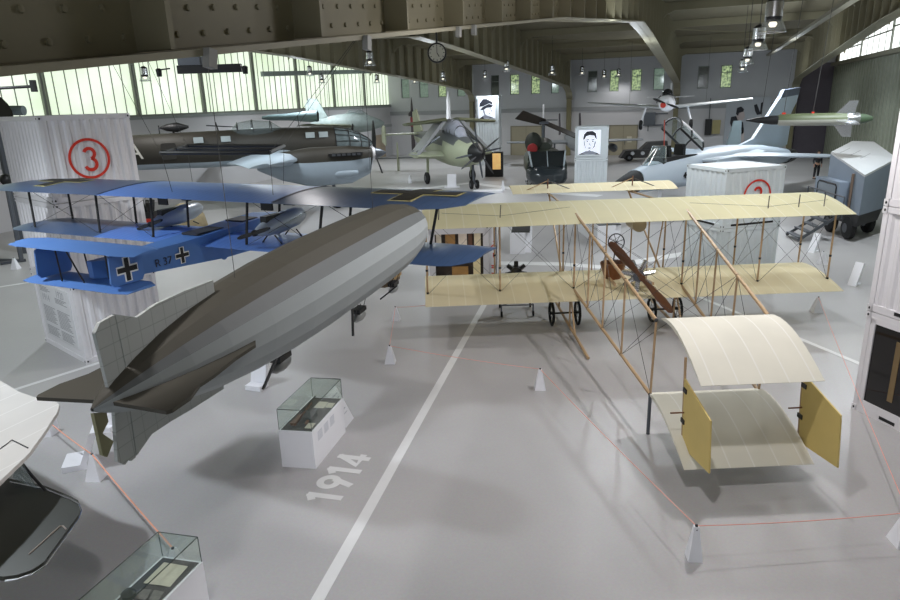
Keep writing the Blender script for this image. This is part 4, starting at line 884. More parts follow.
def plate(pts, z, t): return MB().prism([(x, y, z) for x, y in pts], (0, 0, t))

# ---- dark twin-engined bomber, left background
M_bd = mat('bomber_dark_green', (48, 45, 38), .6, var=.12, scale=.8); M_bl = mat('bomber_light_blue', (158, 172, 184), .5, var=.06)
nz = D(372, 139, 39.5); ha = math.radians(41); fwd = V((math.cos(ha), math.sin(ha), 0)); o = nz-fwd*0
he = thing('bomber_aircraft', 'dark green twin-engined bomber with glazed nose behind the blue biplane model', 'aircraft', (o.x, o.y, 0), ha-PI/2)
zc = nz.z
f = fus([(-15.9, .12, zc+.5, zc-.1), (-15.2, .55, zc+.74, zc-.7), (-14, .66, zc+.8, zc-1.0), (-9.5, .76, zc+.85, zc-1.1), (-6, .8, zc+.88, zc-1.1), (-3.4, .86, zc+.86, zc-1.2), (-2.3, .85, zc+.8, zc-1.15)], 22)
twotone(f, lambda y: zc-.75); f.build('fuselage', [M_bd, M_bl], he, True)
M_cab = mat('cabin_inside', (40, 44, 46), .4, var=.4, scale=3)
g = fus([(-2.3, .85, zc+.8, zc-1.15), (-1.5, .8, zc+.68, zc-1.0), (-.8, .64, zc+.42, zc-.8), (-.25, .36, zc+.08, zc-.5), (0, .1, zc-.15, zc-.3)], 14); gn = g.build('nose_glazing', [mat('nose_glass', (96, 106, 108), .12, var=.5, scale=2.5)], he, True)
fr = MB()
for yy, w, zt, zb in ((-2.3, .87, zc+.82, zc-1.17), (-1.5, .82, zc+.7, zc-1.02), (-.8, .66, zc+.44, zc-.82), (-.25, .38, zc+.1, zc-.52)): fr.tube([(w*math.cos(a), yy, (zt+zb)/2+(zt-zb)/2*math.sin(a)) for a in [2*PI*k/20 for k in range(21)]], .022, 5)
for a in (.2, .6, 1.0, 1.45, 1.7, 2.1, 2.5, 2.9): fr.tube([(w*math.cos(a), yy, (zt+zb)/2+(zt-zb)/2*math.sin(a)) for yy, w, zt, zb in ((-2.3, .87, zc+.82, zc-1.17), (-1.5, .82, zc+.7, zc-1.02), (-.8, .66, zc+.44, zc-.82), (-.25, .38, zc+.1, zc-.52), (0, .1, zc-.15, zc-.3))], .018, 5)
fr.build('glazing_bars', M_black, gn)
for y, w in ((-3.0, .5), (-3.75, .5), (-8.3, .5), (-9.7, .5)):
    MB().box(.6, .82 if y < -6 else .865, y-w/2, y+w/2, zc+.28, zc+.58).build('side_window', mat('bomber_window', (168, 178, 180), .2, var=.2), he)
c = MB(); c.lathe((0, -8.0, zc+.75), (0, 1, 0), [(0, .05), (.4, .5), (1.2, .62), (2.2, .52), (2.9, .05)], 12); c.build('dorsal_canopy', M_canopy, he, True); fr = MB()
for y, rr_ in ((-7.6, .5), (-6.8, .62), (-5.8, .52)): fr.tube([(rr_*math.cos(a), y, zc+.75+rr_*math.sin(a)) for a in [PI*k/8 for k in range(9)]], .025, 5)
fr.build('canopy_frame', M_black, he); MB().tube([(0, -7.6, zc+1.0), (0, -9.2, zc+1.15)], .03, 6).build('gun', M_black, he); MB().tube([(0, -4.2, zc+.85), (0, -4.25, zc+1.5)], .02, 6).build('antenna_mast', M_black, he)
MB().lathe((0, -11.6, zc+1.12), (0, 1, 0), [(0, .02), (.4, .2), (.9, .27), (1.5, .06)], 10).tube([(0, -10.9, zc+.75), (0, -10.9, zc+1.0)], .06, 6).build('direction_finder', M_black, he, True); MB().tube([(0, -8.6, zc+.8), (0, -8.7, zc+1.3)], .04, 6).build('antenna_mast', M_black, he); MB().tube([(0, -11.6, zc+.75), (0, -11.6, zc+1.25)], .03, 6).build('antenna_mast', M_black, he)
text('A', 1.15, basis((.72, -12.9, zc-.05), (0, 1, 0), (0, 0, 1)), mat('letter_white', (206, 204, 196), .6, var=0), 'code_letter', he)
MB().box(.6, .752, -11.6, -10.9, zc-.5, zc+.35).build('hatch_outline', mat('hatch_dark', (40, 38, 34), .6), he)
# starboard wing and nacelle
for sg in (1, -1):
    wv = MB(); rings_ = []
    for x, ly, ty, t in ((.6, -4.3, -8.4, .75), (2.4, -4.5, -8.1, .62), (5.5, -5.6, -7.9, .4), (9.6, -6.9, -7.8, .12)): rings_.append(((sg*x, ly, zc-.85+.05*x), (sg*x, ty, zc-.95+.05*x), t))
    wv.wing(rings_, .02, 8); twotone(wv, lambda y: zc-.82); wv.build('wing', [M_bl, M_bl] if sg > 0 else [M_bd, M_bl], he, True)
    X = 3.1*sg; zn = zc-.55
    n = MB(); rr = []
    for y, w, zt, zb in ((-7.0, .1, zn-.1, zn-.6), (-5.8, .6, zn+.25, zn-1.2), (-4.2, .75, zn+.45, zn-1.65), (-2.1, .72, zn+.42, zn-1.6), (-1.0, .5, zn+.3, zn-1.15), (-.85, .38, zn+.28, zn-.45)): rr.append([(X+w*math.copysign(abs(math.cos(a))**.75, math.cos(a)), y, (zt+zb)/2+(zt-zb)/2*math.copysign(abs(math.sin(a))**.75, math.sin(a))) for a in [2*PI*(k+.5)/18 for k in range(18)]])
    n.loft(rr); twotone(n, lambda y: zn-.3); nc = n.build('engine_nacelle', [M_bd, M_bl], he, True)
    ex = MB(); ex.box(X+.55, X+.77, -3.3, -1.5, zn-.08, zn+.1); ex.build('exhaust_fairing', M_black, nc)
    for k in range(6): MB().box(X+.66, X+.84, -3.15+.27*k, -2.98+.27*k, zn-.03, zn+.07).build('exhaust_stub', M_steel, nc)
    MB().lathe((X+.6, -3.2, zn-1.0), (0, 1, 0), [(0, .05), (.3, .2), (1.0, .22), (1.4, .17)], 12).build('oil_cooler', M_bl, nc, True)
    sp = MB(); sp.lathe((X, -.86, zn-.05), (0, 1, 0), [(0, .36), (.3, .3), (.6, .2), (.85, .04)], 16); so = sp.build('spinner', M_steel, nc, True)
    MB().lathe((X, -.86, zn-.05), (0, 1, 0), [(.02, .37), (.17, .36)], 16).build('spinner_ring', M_white, so, True)
    blade_prop(so, (X, -.65, zn-.05), (0, 1, 0), 3, 1.75, .42, M_black, 0.05 if sg > 0 else .6)
    MB().tube([(X, -3.2, zn-.9), (X, -2.9, .5)], .09, 8).build('gear_leg', M_steel, he, True); wheel(he, (X, -2.9, .5), .5, .3)
MB().tube([(0, -14.6, .35), (0, -14.6, zc-.0)], .06, 6).build('tail_gear', M_steel, he); MB().prism([(-.06, y, z) for y, z in ((-15.7, zc+.3), (-15.9, zc+1.0), (-15.6, zc+1.15), (-15.2, zc+.95), (-14.9, zc+.6))], (.12, 0, 0)).build('tail_fin', M_bd, he); plate([(-1.2, -15.8), (-1.2, -15.2), (1.2, -15.2), (1.2, -15.8)], zc+.35, .1).build('tailplane', M_bd, he)

# ---- stubby rocket fighter and flying bomb above it
M_mot = mat('mottled_grey_green', (160, 172, 170), .55, var=.35, scale=4)
b = D(350, 123, 47); kf = thing('rocket_fighter', 'small mottled grey green rocket fighter hanging behind the dark bomber nose', 'aircraft', (b.x, b.y, b.z), math.radians(-78))
f = fus([(-2.9, .05, .1, -.1), (-2.2, .3, .35, -.4), (-1, .6, .6, -.65), (.3, .72, .72, -.72), (1.4, .6, .5, -.6), (2.2, .3, .2, -.35), (2.5, .05, 0, -.1)], 16); f.build('fuselage', M_mot, kf, True)
fin([(-3.0, .1), (-3.2, 1.3), (-2.9, 1.75), (-2.3, 1.7), (-1.6, .5)], 0, .14).build('tail_fin', M_mot, kf)
for sg in (1, -1): MB().wing([((sg*.5, .6, -.2), (sg*.5, -1.7, -.25), .2), ((sg*4.2, -1.2, .1), (sg*4.2, -2.3, .05), .08)], .01, 6).build('wing', mat('fighter_wing_green', (112, 116, 96), .6, var=.15), kf, True)
MB().lathe((0, -.3, .55), (0, 1, 0), [(0, .05), (.3, .35), (1.1, .36), (1.6, .08)], 12).build('canopy', M_canopy, kf, True)
for y in (-1.5, 1): MB().tube([(0, y, .5), (0, y, 4.5)], .012, 4).build('hanging_wire', M_wire, kf)
a, b = D(271, 117.5, 45), D(318, 119, 45); v1 = thing('pulse_jet_tube', 'blue grey tube shaped jet hanging against the left glazing', 'aircraft', a, math.atan2((b-a).y, (b-a).x)-PI/2); L = (b-a).length
MB().lathe((0, 0, 0), (0, 1, 0), [(-.6, .1), (0, .2), (L*.4, .24), (L*.8, .38), (L, .38)], 16).build('tube', mat('tube_blue_grey', (120, 140, 144), .5), v1, True); MB().lathe((0, L, 0), (0, 1, 0), [(0, .33), (.02, .33)], 16).build('intake_grid', M_dark, v1)
for y in (.5, L-.6): MB().tube([(0, y, .3), (0, y, 4.4)], .012, 4).build('hanging_wire', M_wire, v1)

# ---- dark tail and grey tube, upper left corner
b = D(4, 117, 26); o = thing('propeller_hub_exhibit', 'dark rounded tail surface at the left edge above the left container stack', 'aircraft', (b.x, b.y, 0), math.radians(70))
OI = (Matrix.Translation(o.location)@Matrix.Rotation(math.radians(70), 4, 'Z')).inverted()
MB().prism([OI@D(x, y, 26) for x, y in ((-16, 90), (-6, 93), (2, 98), (8, 104), (12, 111), (14, 118), (14, 128), (-16, 128))], OI.to_3x3()@(ray(4, 110).normalized()*.3)).build('tail_surface', M_bd, o)
q_ = OI@D(-2, 126, 26.2); MB().tube([(q_.x, q_.y, 0), (q_.x, q_.y, q_.z)], .2, 10).build('support', M_steel, o)
MB().tube([OI@D(6, 110.5, 26.6), OI@D(24, 110.5, 26.6)], .19, 14).build('grey_tube', mat('tube_grey', (142, 156, 160), .5), o, True)
q = G(22, 262); o = thing('steel_prop_stand', 'tall dark grey steel post on a splayed foot left of the left container stack', 'stand', q, .2); MB().tube([(0, 0, .06), (-.25, .35, 3.0)], .085, 8).build('post', M_steel, o); MB().beam((-2.2, .1, .06), (.05, 0, .06), .12, .1).beam((-.5, -.5, .06), (.1, .1, .06), .12, .1).build('foot', M_steel, o)
MB().ball((-.3, .42, 3.15), .22, 12, 8).build('round_head', M_black, o, True)

# ---- exhibits behind the blue model's engines
for i, (px, py, h, col, lab) in enumerate(((143, 224, 1.0, (42, 42, 44), 'dark in-line aero engine on a red stand behind the blue biplane struts'), (188, 232, 1.35, (176, 160, 128), 'pale brown rounded leather or cloth exhibit behind the left blue engine nacelle'))):
    b = G(px, py); o = thing('aero_engine' if i == 0 else 'cloth_exhibit', lab, 'exhibit', b, .4)
    if i == 0:
        MB().box(-.8, .8, -.35, .35, 0, .3).build('stand', M_red, o); MB().box(-.7, .7, -.25, .25, .3, .62).build('crankcase', M_black, o)
        for sg in (-1, 1):
            for k in range(5): MB().tube([(-.55+.27*k, .1*sg, .6), (-.55+.27*k, .35*sg, 1.15)], .1, 8).build('cylinder', M_black, o)
    else:
        mb = MB(); mb.lathe((0, 0, 0), (0, 0, 1), [(0, .8), (.3, .95), (.8, .85), (1.2, .55), (1.35, .2)], 16, ref=(1, 0, 0), sx=.8); mb.build('body', mat('leather_tan', (166, 150, 118), .8, var=.3, scale=4), o, True); MB().torus((.2, -.3, .7), (.5, -1, .3), .4, .06, 16, 6).build('seam_ring', M_dwood, o)

# ---- folded wing naval aircraft
M_gg = mat('naval_pale_green', (170, 176, 150), .5, var=.07); M_gd = mat('naval_dark_grey', (92, 96, 98), .5, var=.1); M_go = mat('naval_olive', (108, 112, 88), .55, var=.08)
hub = D(478, 153, 41.5); hg = math.radians(-48); fw = V((math.cos(hg), math.sin(hg), 0))
ga = thing('naval_aircraft', 'pale green naval aircraft with folded wings in the left background', 'aircraft', (hub.x, hub.y, 0), hg-PI/2); zg = hub.z
f = fus([(-12.2, .15, zg+.9, zg+.2), (-9, .5, zg+1.1, zg-.5), (-6.5, .78, zg+1.25, zg-.95), (-4, .92, zg+1.2, zg-1.1), (-2, .95, zg+.85, zg-1.05), (-.8, .8, zg+.62, zg-.8), (-.25, .62, zg+.5, zg-.6)], 20, .85)
twotone(f, lambda y: zg+.62 if y > -4.5 else zg+.5); f.build('fuselage', [M_gd, M_gg], ga, True)
MB().lathe((0, -.25, zg), (0, 1, 0), [(0, .62), (.25, .52), (.6, .36), (.95, .05)], 18).build('spinner', M_black, ga, True)
for k, yy in ((0, .1), (1, .35)): blade_prop(ga, (0, yy, zg), (0, 1, 0), 4, 1.6, .13, mat('blade_dark', (72, 72, 74), .5) if k else M_steel, .15+k*.45)
fr = MB(); cn = fus([(-5.6, .3, zg+1.6, zg+.9), (-4.9, .46, zg+1.95, zg+.9), (-3.6, .48, zg+1.95, zg+.8), (-2.9, .42, zg+1.55, zg+.7), (-2.3, .3, zg+.95, zg+.6)], 14); co = cn.build('canopy', mat('canopy_pale', (168, 172, 186), .15, var=.3, scale=3), ga, True)
for yy, w, zt in ((-4.9, .47, zg+1.97), (-4.2, .49, zg+1.97), (-3.6, .49, zg+1.97), (-2.9, .43, zg+1.57)): fr.tube([(w*math.cos(a), yy, zg+.9+(zt-zg-.9)*math.sin(a)) for a in [PI*k/10 for k in range(11)]], .04, 5)
fr.build('canopy_frame', M_gd, co)
for sg in (-1, 1):
    MB().wing([((sg*.8, -3.6, zg-.35), (sg*.8, -6.0, zg-.35), .4), ((sg*2.7, -3.8, zg-.3), (sg*2.7, -5.9, zg-.3), .3)], .01, 6).build('inner_wing', M_gg, ga, True)
    MB().hexa([(sg*2.75, -3.9, zg-.25), (sg*2.55, -3.9, zg-.25), (sg*2.55, -5.5, zg-.25), (sg*2.75, -5.5, zg-.25)], [(sg*.75, -4.1, zg+1.9), (sg*.5, -4.1, zg+1.85), (sg*.5, -5.5, zg+1.85), (sg*.75, -5.5, zg+1.9)]).build('folded_mid_wing', mat('fold_silver', (150, 152, 156), .4), ga)
    MB().wing([((sg*.45, -4.0, zg+1.95), (sg*.45, -5.7, zg+1.9), .24), ((sg*3.2, -4.2, zg+1.75), (sg*3.2, -5.4, zg+1.72), .16)], .0, 6).build('folded_outer_wing', M_go, ga)
    for yy in (-4.4, -5.2): MB().tube([(sg*2.6, yy, zg-.1), (sg*1.0, yy+.3, zg+.9)], .07, 6).build('fold_brace', M_steel, ga)
    MB().tube([(sg*1.6, -5.0, zg-.4), (sg*1.65, -5.0, .4)], .1, 8).build('gear_leg', M_gg, ga); wheel(ga, (sg*1.7, -5.0, .42), .42, .26)
    MB().prism([(sg*2.6, y, z) for y, z in ((-12.6, zg+.2), (-12.6, zg+1.2), (-12.2, zg+1.5), (-11.7, zg+1.4), (-11.6, zg))], (.08, 0, 0)).build('tail_finlet', M_gg, ga)
MB().tube([(0, -.9, zg-.6), (.0, -.7, .3)], .09, 8).build('gear_leg', M_steel, ga)
for x in (-.2, .2): wheel(ga, (x, -.7, .3), .3, .16)
fin([(-12.5, zg+.5), (-12.7, zg+2.4), (-11.9, zg+2.6), (-10.4, zg+.8)], 0, .14).build('tail_fin', M_gg, ga); plate([(-2.7, -12.6), (-2.7, -11.6), (0, -10.8), (2.7, -11.6), (2.7, -12.6)], zg+.75, .1).build('tailplane', M_gg, ga)

# ---- helicopter
M_hg = mat('helicopter_olive', (62, 68, 58), .5, var=.12); M_hn = mat('helicopter_nose', (44, 50, 54), .25, var=.1)
hb = G(546.5, 188); hh = math.radians(-72)
hl = thing('helicopter', 'dark olive helicopter with a drooping two-blade rotor behind the cream front elevator', 'helicopter', (hb.x, hb.y, 0), hh-PI/2+PI/2*0)
hl.location = hb-V((math.cos(hh), math.sin(hh), 0))*1.2; hl.location.z = 0
f = fus([(-5.2, .35, 2.1, 1.3), (-3.8, .9, 2.3, .75), (-2, 1.28, 2.35, .5), (.2, 1.3, 2.3, .45), (1.2, 1.28, 2.0, .45)], 20, .7); f.build('cabin', M_hg, hl, True)
f = fus([(1.1, 1.3, 1.6, .2), (1.9, 1.22, 1.48, .2), (2.5, .95, 1.25, .32), (2.85, .4, 1.0, .55)], 20, .72); f.build('nose', M_hn, hl, True)
g = MB(); g.hexa([(-1.2, 1.15, 1.4), (1.2, 1.15, 1.4), (1.0, 1.95, 1.42), (-1.0, 1.95, 1.42)], [(-1.15, .9, 2.3), (1.15, .9, 2.3), (1.0, 1.15, 2.28), (-1.0, 1.15, 2.28)]); g.build('windscreen', mat('windscreen_dark', (36, 40, 42), .08, var=.3), hl); q = MB()
for x in (-1.15, 0, 1.15): q.beam((x, 1.2, 2.32), (x*.85, 2.0, 1.42), .05 if x == 0 else .1, .05)
q.build('windscreen_frame', mat('frame_pale', (150, 160, 166), .4), hl)
for x in (-.62, .62): MB().lathe((x, 2.35, .72), (0, 1, 0), [(.1, .1), (.22, .09), (.26, .03)], 12).build('nose_light', M_chrome, hl, True)
f = fus([(-4.2, .3, 2.5, 2.0), (-3, .55, 2.95, 2.1), (-1.2, .6, 3.0, 2.1), (-.4, .4, 2.75, 2.15)], 14); f.build('engine_cowl', M_hg, hl, True)
MB().ball((.75, -.3, 2.75), .55, 14, 8, (1, 1, 1.2)).build('camouflage_bundle', mat('camo_dark', (46, 50, 44), .8, var=.4, scale=7), hl, True); MB().lathe((.85, .28, 2.4), (0, 1, 0), [(0, .34), (.06, .3), (.08, .05)], 16).build('red_cover', mat('cover_red', (150, 34, 34), .6), hl)
MB().tube([(0, -1.6, 2.9), (0, -1.6, 4.0)], .11, 10).build('rotor_mast', M_steel, hl); MB().box(-.3, .3, -2.0, -1.2, 3.85, 4.02).build('rotor_head', M_steel, hl); MB().tube([(-.9, -1.3, 4.1), (.9, -1.9, 4.1)], .04, 6).build('stabilizer_bar', M_steel, hl); MB().tube([(0, -1.6, 4.0), (0, -1.6, 5.1)], .05, 6).build('antenna_mast', M_white, hl)
hub_ = V((hl.matrix_basis@V((0, -1.6, 3.95))));
hub_ = Matrix.Translation(hl.location)@Matrix.Rotation(hl.rotation_euler[2], 4, 'Z')@V((0, -1.6, 3.95)); HI = (Matrix.Translation(hl.location)@Matrix.Rotation(hl.rotation_euler[2], 4, 'Z')).inverted()
rb = MB()
for px, py, dd in ((519, 115, -2.5), (601, 147, 2.5)):
    dpt = (RC.T@np.array(hub_-CAM))[2]; tip = HI@D(px, py, dpt+dd); h0 = HI@hub_; dv = tip-h0; sdv = dv.cross(V((0, 0, 1))).normalized()*.72; sdv.z -= .62
    rb.hexa([h0-sdv*.26+V((0, 0, -.02)), h0+sdv*.26+V((0, 0, -.02)), tip+sdv*.4, tip-sdv*.4], [h0-sdv*.26+V((0, 0, .05)), h0+sdv*.26+V((0, 0, .05)), tip+sdv*.4+V((0, 0, .04)), tip-sdv*.4+V((0, 0, .04))])
rb.build('rotor_blade', mat('blade_brown', (60, 52, 46), .5), hl)
for x in (-1.1, 1.1): MB().tube([(x, 1.6, .25), (x, 1.3, .06), (x, -2.3, .06)], .05, 8).build('skid', M_black, hl); [MB().tube([(x, y, .06), (x*.6, y, .6)], .045, 6).build('skid_leg', M_black, hl) for y in (.8, -1.6)]
f = fus([(-11.5, .12, 2.5, 2.2), (-8, .25, 2.4, 1.9), (-5.2, .35, 2.15, 1.4)], 12); f.build('tail_boom', M_hg, hl, True)

# ---- grey jet parked behind the helicopter
jb = G(574, 165.5); jt = thing('grey_jet', 'grey jet with underwing tanks parked behind the helicopter', 'aircraft', (jb.x, jb.y, 0), math.radians(195))
M_jg = mat('jet_grey', (122, 126, 130), .5, var=.06)
fus([(-5.5, .5, 2.4, 1.5), (-2, .7, 2.6, 1.3), (2, .65, 2.5, 1.3), (5.5, .4, 2.3, 1.5), (7, .08, 2.0, 1.8)], 16).build('fuselage', M_jg, jt, True)
for sg in (-1, 1): MB().wing([((sg*.6, 1.2, 1.95), (sg*.6, -2.2, 1.95), .22), ((sg*5.6, -.3, 1.95), (sg*5.6, -1.8, 1.95), .1)], 0, 6).build('wing', M_jg, jt, True); MB().lathe((sg*3.2, -2.2, 1.35), (0, 1, 0), [(0, .05), (.7, .3), (2.2, .32), (3.2, .05)], 12).build('wing_tank', mat('tank_dark', (66, 70, 74), .4), jt, True); MB().tube([(sg*1.6, -.6, 1.9), (sg*1.6, -.6, .3)], .08, 6).build('gear_leg', M_steel, jt); wheel(jt, (sg*1.6, -.6, .35), .35, .2)
for x in (-.9, .9): MB().prism([(x, y, z) for y, z in ((-5.6, 2.2), (-6.2, 4.0), (-5.4, 4.1), (-3.8, 2.4))], (.1, 0, 0)).build('tail_fin', mat('jet_fin_dark', (70, 66, 72), .6), jt)
MB().tube([(0, 4.5, 1.5), (0, 4.5, .3)], .07, 6).build('gear_leg', M_steel, jt); wheel(jt, (0, 4.5, .3), .3, .18)

# ---- swing-wing jet
M_tb = mat('jet_blue_grey', (186, 200, 214), .42, var=.05, scale=1); M_td = mat('radome_black', (28, 30, 34), .75, var=.1)
tn = G(611, 184, 1.75); tt = D(796, 153, 40.5); th = math.atan2((tn-tt).y, (tn-tt).x); tj = thing('swing_wing_jet', 'light blue grey combat jet with raised canopy and tall fin in the right background', 'aircraft', (tn.x, tn.y, 0), th-PI/2)
z0 = 1.85
MB().lathe((0, 0, z0-.15), (0, -1, 0), [(0, .02), (.5, .18), (1.1, .36), (1.75, .52)], 18).build('radome', M_td, tj, True)
f = fus([(-1.75, .52, z0+.37, z0-.67), (-2.8, .62, z0+.55, z0-.72), (-3.6, .68, z0+.72, z0-.75), (-6, .74, z0+.85, z0-.78), (-7.0, .9, z0+.95, z0-.8), (-9.5, 1.15, z0+1.0, z0-.75), (-13, 1.0, z0+.8, z0-.6), (-15.8, .8, z0+.45, z0-.4)], 20, .8); f.build('fuselage', M_tb, tj, True)
for sg in (-1, 1):
    MB().hexa([(sg*.85, -6.2, z0-.7), (sg*1.45, -6.6, z0-.7), (sg*1.3, -11.5, z0-.6), (sg*.8, -11.5, z0-.6)], [(sg*.8, -6.0, z0+.55), (sg*1.45, -6.3, z0+.55), (sg*1.35, -11.5, z0+.6), (sg*.8, -11.5, z0+.7)]).build('intake', M_tb, tj)
    MB().hexa([(sg*.92, -6.15, z0-.6), (sg*1.4, -6.55, z0-.6), (sg*1.4, -6.7, z0-.6), (sg*.92, -6.3, z0-.6)], [(sg*.88, -5.98, z0+.45), (sg*1.4, -6.26, z0+.45), (sg*1.4, -6.4, z0+.45), (sg*.88, -6.1, z0+.45)]).build('intake_mouth', M_dark, tj)
    MB().wing([((sg*1.2, -8.0, z0+.55), (sg*1.2, -11.2, z0+.55), .22), ((sg*2.1, -9.0, z0+.55), (sg*2.1, -11.4, z0+.52), .2), ((sg*5.4, -11.6, z0+.45), (sg*5.2, -13.0, z0+.45), .08)], 0, 7).build('wing', M_tb, tj, True)
    MB().wing([((sg*.9, -13.4, z0+.15), (sg*.9, -16.2, z0+.1), .12), ((sg*3.4, -15.6, z0+.05), (sg*3.4, -16.8, z0+.05), .05)], 0, 6).build('tailplane', M_tb, tj, True)
    MB().lathe((sg*.45, -15.6, z0), (0, -1, 0), [(0, .42), (.5, .4), (.9, .34)], 16).build('exhaust_nozzle', M_black, tj, True)
    MB().tube([(sg*1.3, -9.6, z0-.5), (sg*1.4, -9.6, .4)], .1, 8).build('gear_leg', M_white, tj); wheel(tj, (sg*1.45, -9.6, .42), .42, .24)
MB().tube([(0, -3.9, z0-.6), (0, -3.8, .3)], .08, 8).build('gear_leg', M_white, tj); wheel(tj, (0, -3.8, .3), .3, .2)
fn = fin([(-10.8, z0+.85), (-12.4, z0+1.15), (-14.9, z0+3.2), (-15.3, z0+3.5), (-17.3, z0+3.6), (-17.1, z0+3.0), (-16.5, z0+2.3), (-16.7, z0+2.2), (-16.5, z0+.6), (-15.6, z0+.4)], 0, .18).build('tail_fin', M_tb, tj)
MB().prism([(-.1, y, z) for y, z in ((-15.0, z0+3.25), (-15.4, z0+3.7), (-17.35, z0+3.8), (-17.25, z0+3.4))], (.2, 0, 0)).build('fin_cap', mat('fin_cap_grey', (96, 104, 120), .5), fn)
# cockpit: windscreen, seats, raised canopy
cp = MB(); cp.box(-.45, .45, -6.2, -3.3, z0+.5, z0+.8); cp.build('cockpit_tub', M_dark, tj)
MB().hexa([(-.5, -3.4, z0+.6), (.5, -3.4, z0+.6), (.18, -2.5, z0+.5), (-.18, -2.5, z0+.5)], [(-.36, -3.55, z0+1.3), (.36, -3.55, z0+1.3), (.06, -3.3, z0+1.2), (-.06, -3.3, z0+1.2)]).build('windscreen', M_canopy, tj)
q = MB()
for sg in (-1, 1): q.tube([(sg*.5, -3.4, z0+.62), (sg*.36, -3.58, z0+1.32)], .03, 6); q.tube([(sg*.18, -2.5, z0+.52), (sg*.06, -3.3, z0+1.22)], .03, 6)
q.tube([(-.36, -3.58, z0+1.32), (.36, -3.58, z0+1.32)], .03, 6); q.build('windscreen_frame', M_chrome, tj)
for y in (-4.1, -5.3): MB().box(-.26, .26, y-.12, y+.1, z0+.6, z0+1.15).box(-.2, .2, y-.14, y+.14, z0+1.1, z0+1.32).build('ejection_seat', M_black, tj)
MB().tube([(.1, -4.1, z0+1.3), (.1, -4.0, z0+2.5)], .025, 6).build('red_tie', mat('tie_red', (190, 80, 64), .6), tj)
hx = V((0, -6.5, z0+.98)); dv = V((0, math.cos(.5), math.sin(.5))); up = V((0, -math.sin(.5), math.cos(.5))); L = 2.3
pt = lambda t, a, s=1: hx+dv*t*L+V((.52*math.cos(a)*s, 0, 0))+up*(.62*math.sin(a)*s*(1 if t < .75 else .9))
q = MB(); q.loft([[pt(t, a) for a in [PI*k/12 for k in range(13)]] for t in (0, .35, .7, 1)], caps=False, closed=False); q.build('canopy_glass', M_canopy, tj, True)
q = MB()
for t in (0, .55, 1): q.tube([pt(t, a) for a in [PI*k/12 for k in range(13)]], .05, 6)
for a in (0, PI): q.tube([pt(t, a) for t in (0, .35, .7, 1)], .06, 6)
cf = q.build('canopy_frame', M_black, tj, True)
q = MB(); q.tube([pt(t, PI*.75) for t in (0, .35, .7, 1)], .06, 6); q.tube([pt(t, PI*.5) for t in (0, .35, .7, 1)], .03, 6); q.build('canopy_rail', M_white, cf)
SB = lambda y, z: (-(.78), y, z)
MB().box(-.8, -.755, -5.95, -5.9, z0-.25, z0+.25).v
for dx, dz in ((0, 0), ):
    q = MB(); q.box(-.8, -.72, -5.65, -5.58, z0-.3, z0+.12); q.box(-.8, -.72, -5.83, -5.4, z0-.13, z0-.06); q.build('black_cross', M_black, tj)
text('44', .42, basis((-.735, -4.85, z0-.12), (0, -1, 0), (0, 0, 1)), M_black, 'fuselage_code', tj, ext=.03)
MB().box(-1.5, -1.44, -7.4, -7.0, z0+.1, z0+.4).build('blue_notice', mat('sky_notice', (110, 170, 214), .5), tj)

# ---- light aeroplane hung below the roof
lb = D(667, 103, 40); lp = thing('light_aeroplane', 'small white aeroplane with checkered cowl hanging before the back wall', 'aircraft', lb, math.radians(160+21))
MB().lathe((0, 1.3, 0), (0, -1, 0), [(0, .2), (.2, .42), (.9, .5), (2.2, .46), (5.2, .1)], 16).build('fuselage', M_white, lp, True)
mb = MB()
for k in range(10):
    for j in range(2):
        if (k+j) % 2: continue
        a0 = PI*k/10; mb.hexa([((.515+.05*j)*math.cos(a), 1.1-.3*j, (.515+.05*j)*math.sin(a)) for a in (a0, a0+PI/10)]+[((.565+.02*j)*math.cos(a), .8-.3*j, (.565+.02*j)*math.sin(a)) for a in (a0+PI/10, a0)], [((.53+.05*j)*math.cos(a), 1.1-.3*j, (.53+.05*j)*math.sin(a)) for a in (a0, a0+PI/10)]+[((.585+.02*j)*math.cos(a), .8-.3*j, (.585+.02*j)*math.sin(a)) for a in (a0+PI/10, a0)])
mb.build('checker_band', M_black, lp); MB().lathe((.16, 1.28, -.1), (0, 1, 0), [(0, .16), (.03, .16)], 14).build('red_spot', M_red, lp)
MB().ball((0, .1, .5), .36, 12, 7, (.9, 1.4, .9)).build('canopy', mat('canopy_dark', (44, 46, 50), .15), lp, True)
for sg in (-1, 1):
    MB().wing([((sg*.4, .5, -.25), (sg*.4, -.8, -.25), .16), ((sg*4.7, .35, .12), (sg*4.7, -.5, .12), .07)], .02, 7).build('wing', mat('wing_pale_grey', (196, 200, 202), .3), lp, True)
    MB().wing([((sg*.1, -4.1, .3), (sg*.1, -4.9, .3), .06), ((sg*1.5, -4.3, .35), (sg*1.5, -4.8, .35), .04)], 0, 5).build('tailplane', M_white, lp, True)
    MB().tube([(sg*1.2, .1, -.25), (sg*1.45, .2, -1.1)], .06, 6).build('gear_leg', M_white, lp); wheel(lp, (sg*1.45, .2, -1.25), .3, .2); MB().tube([(sg*2.2, 0, 0), (sg*2.2, 0, 3.6)], .01, 4).build('hanging_wire', M_wire, lp)
MB().prism([(-.04, y, z) for y, z in ((-5.2, .1), (-5.3, 1.1), (-4.8, 1.2), (-4.2, .2))], (.08, 0, 0)).build('tail_fin', M_white, lp); blade_prop(lp, (0, 1.42, 0), (0, 1, 0), 2, .8, .14, M_black, 1.2)

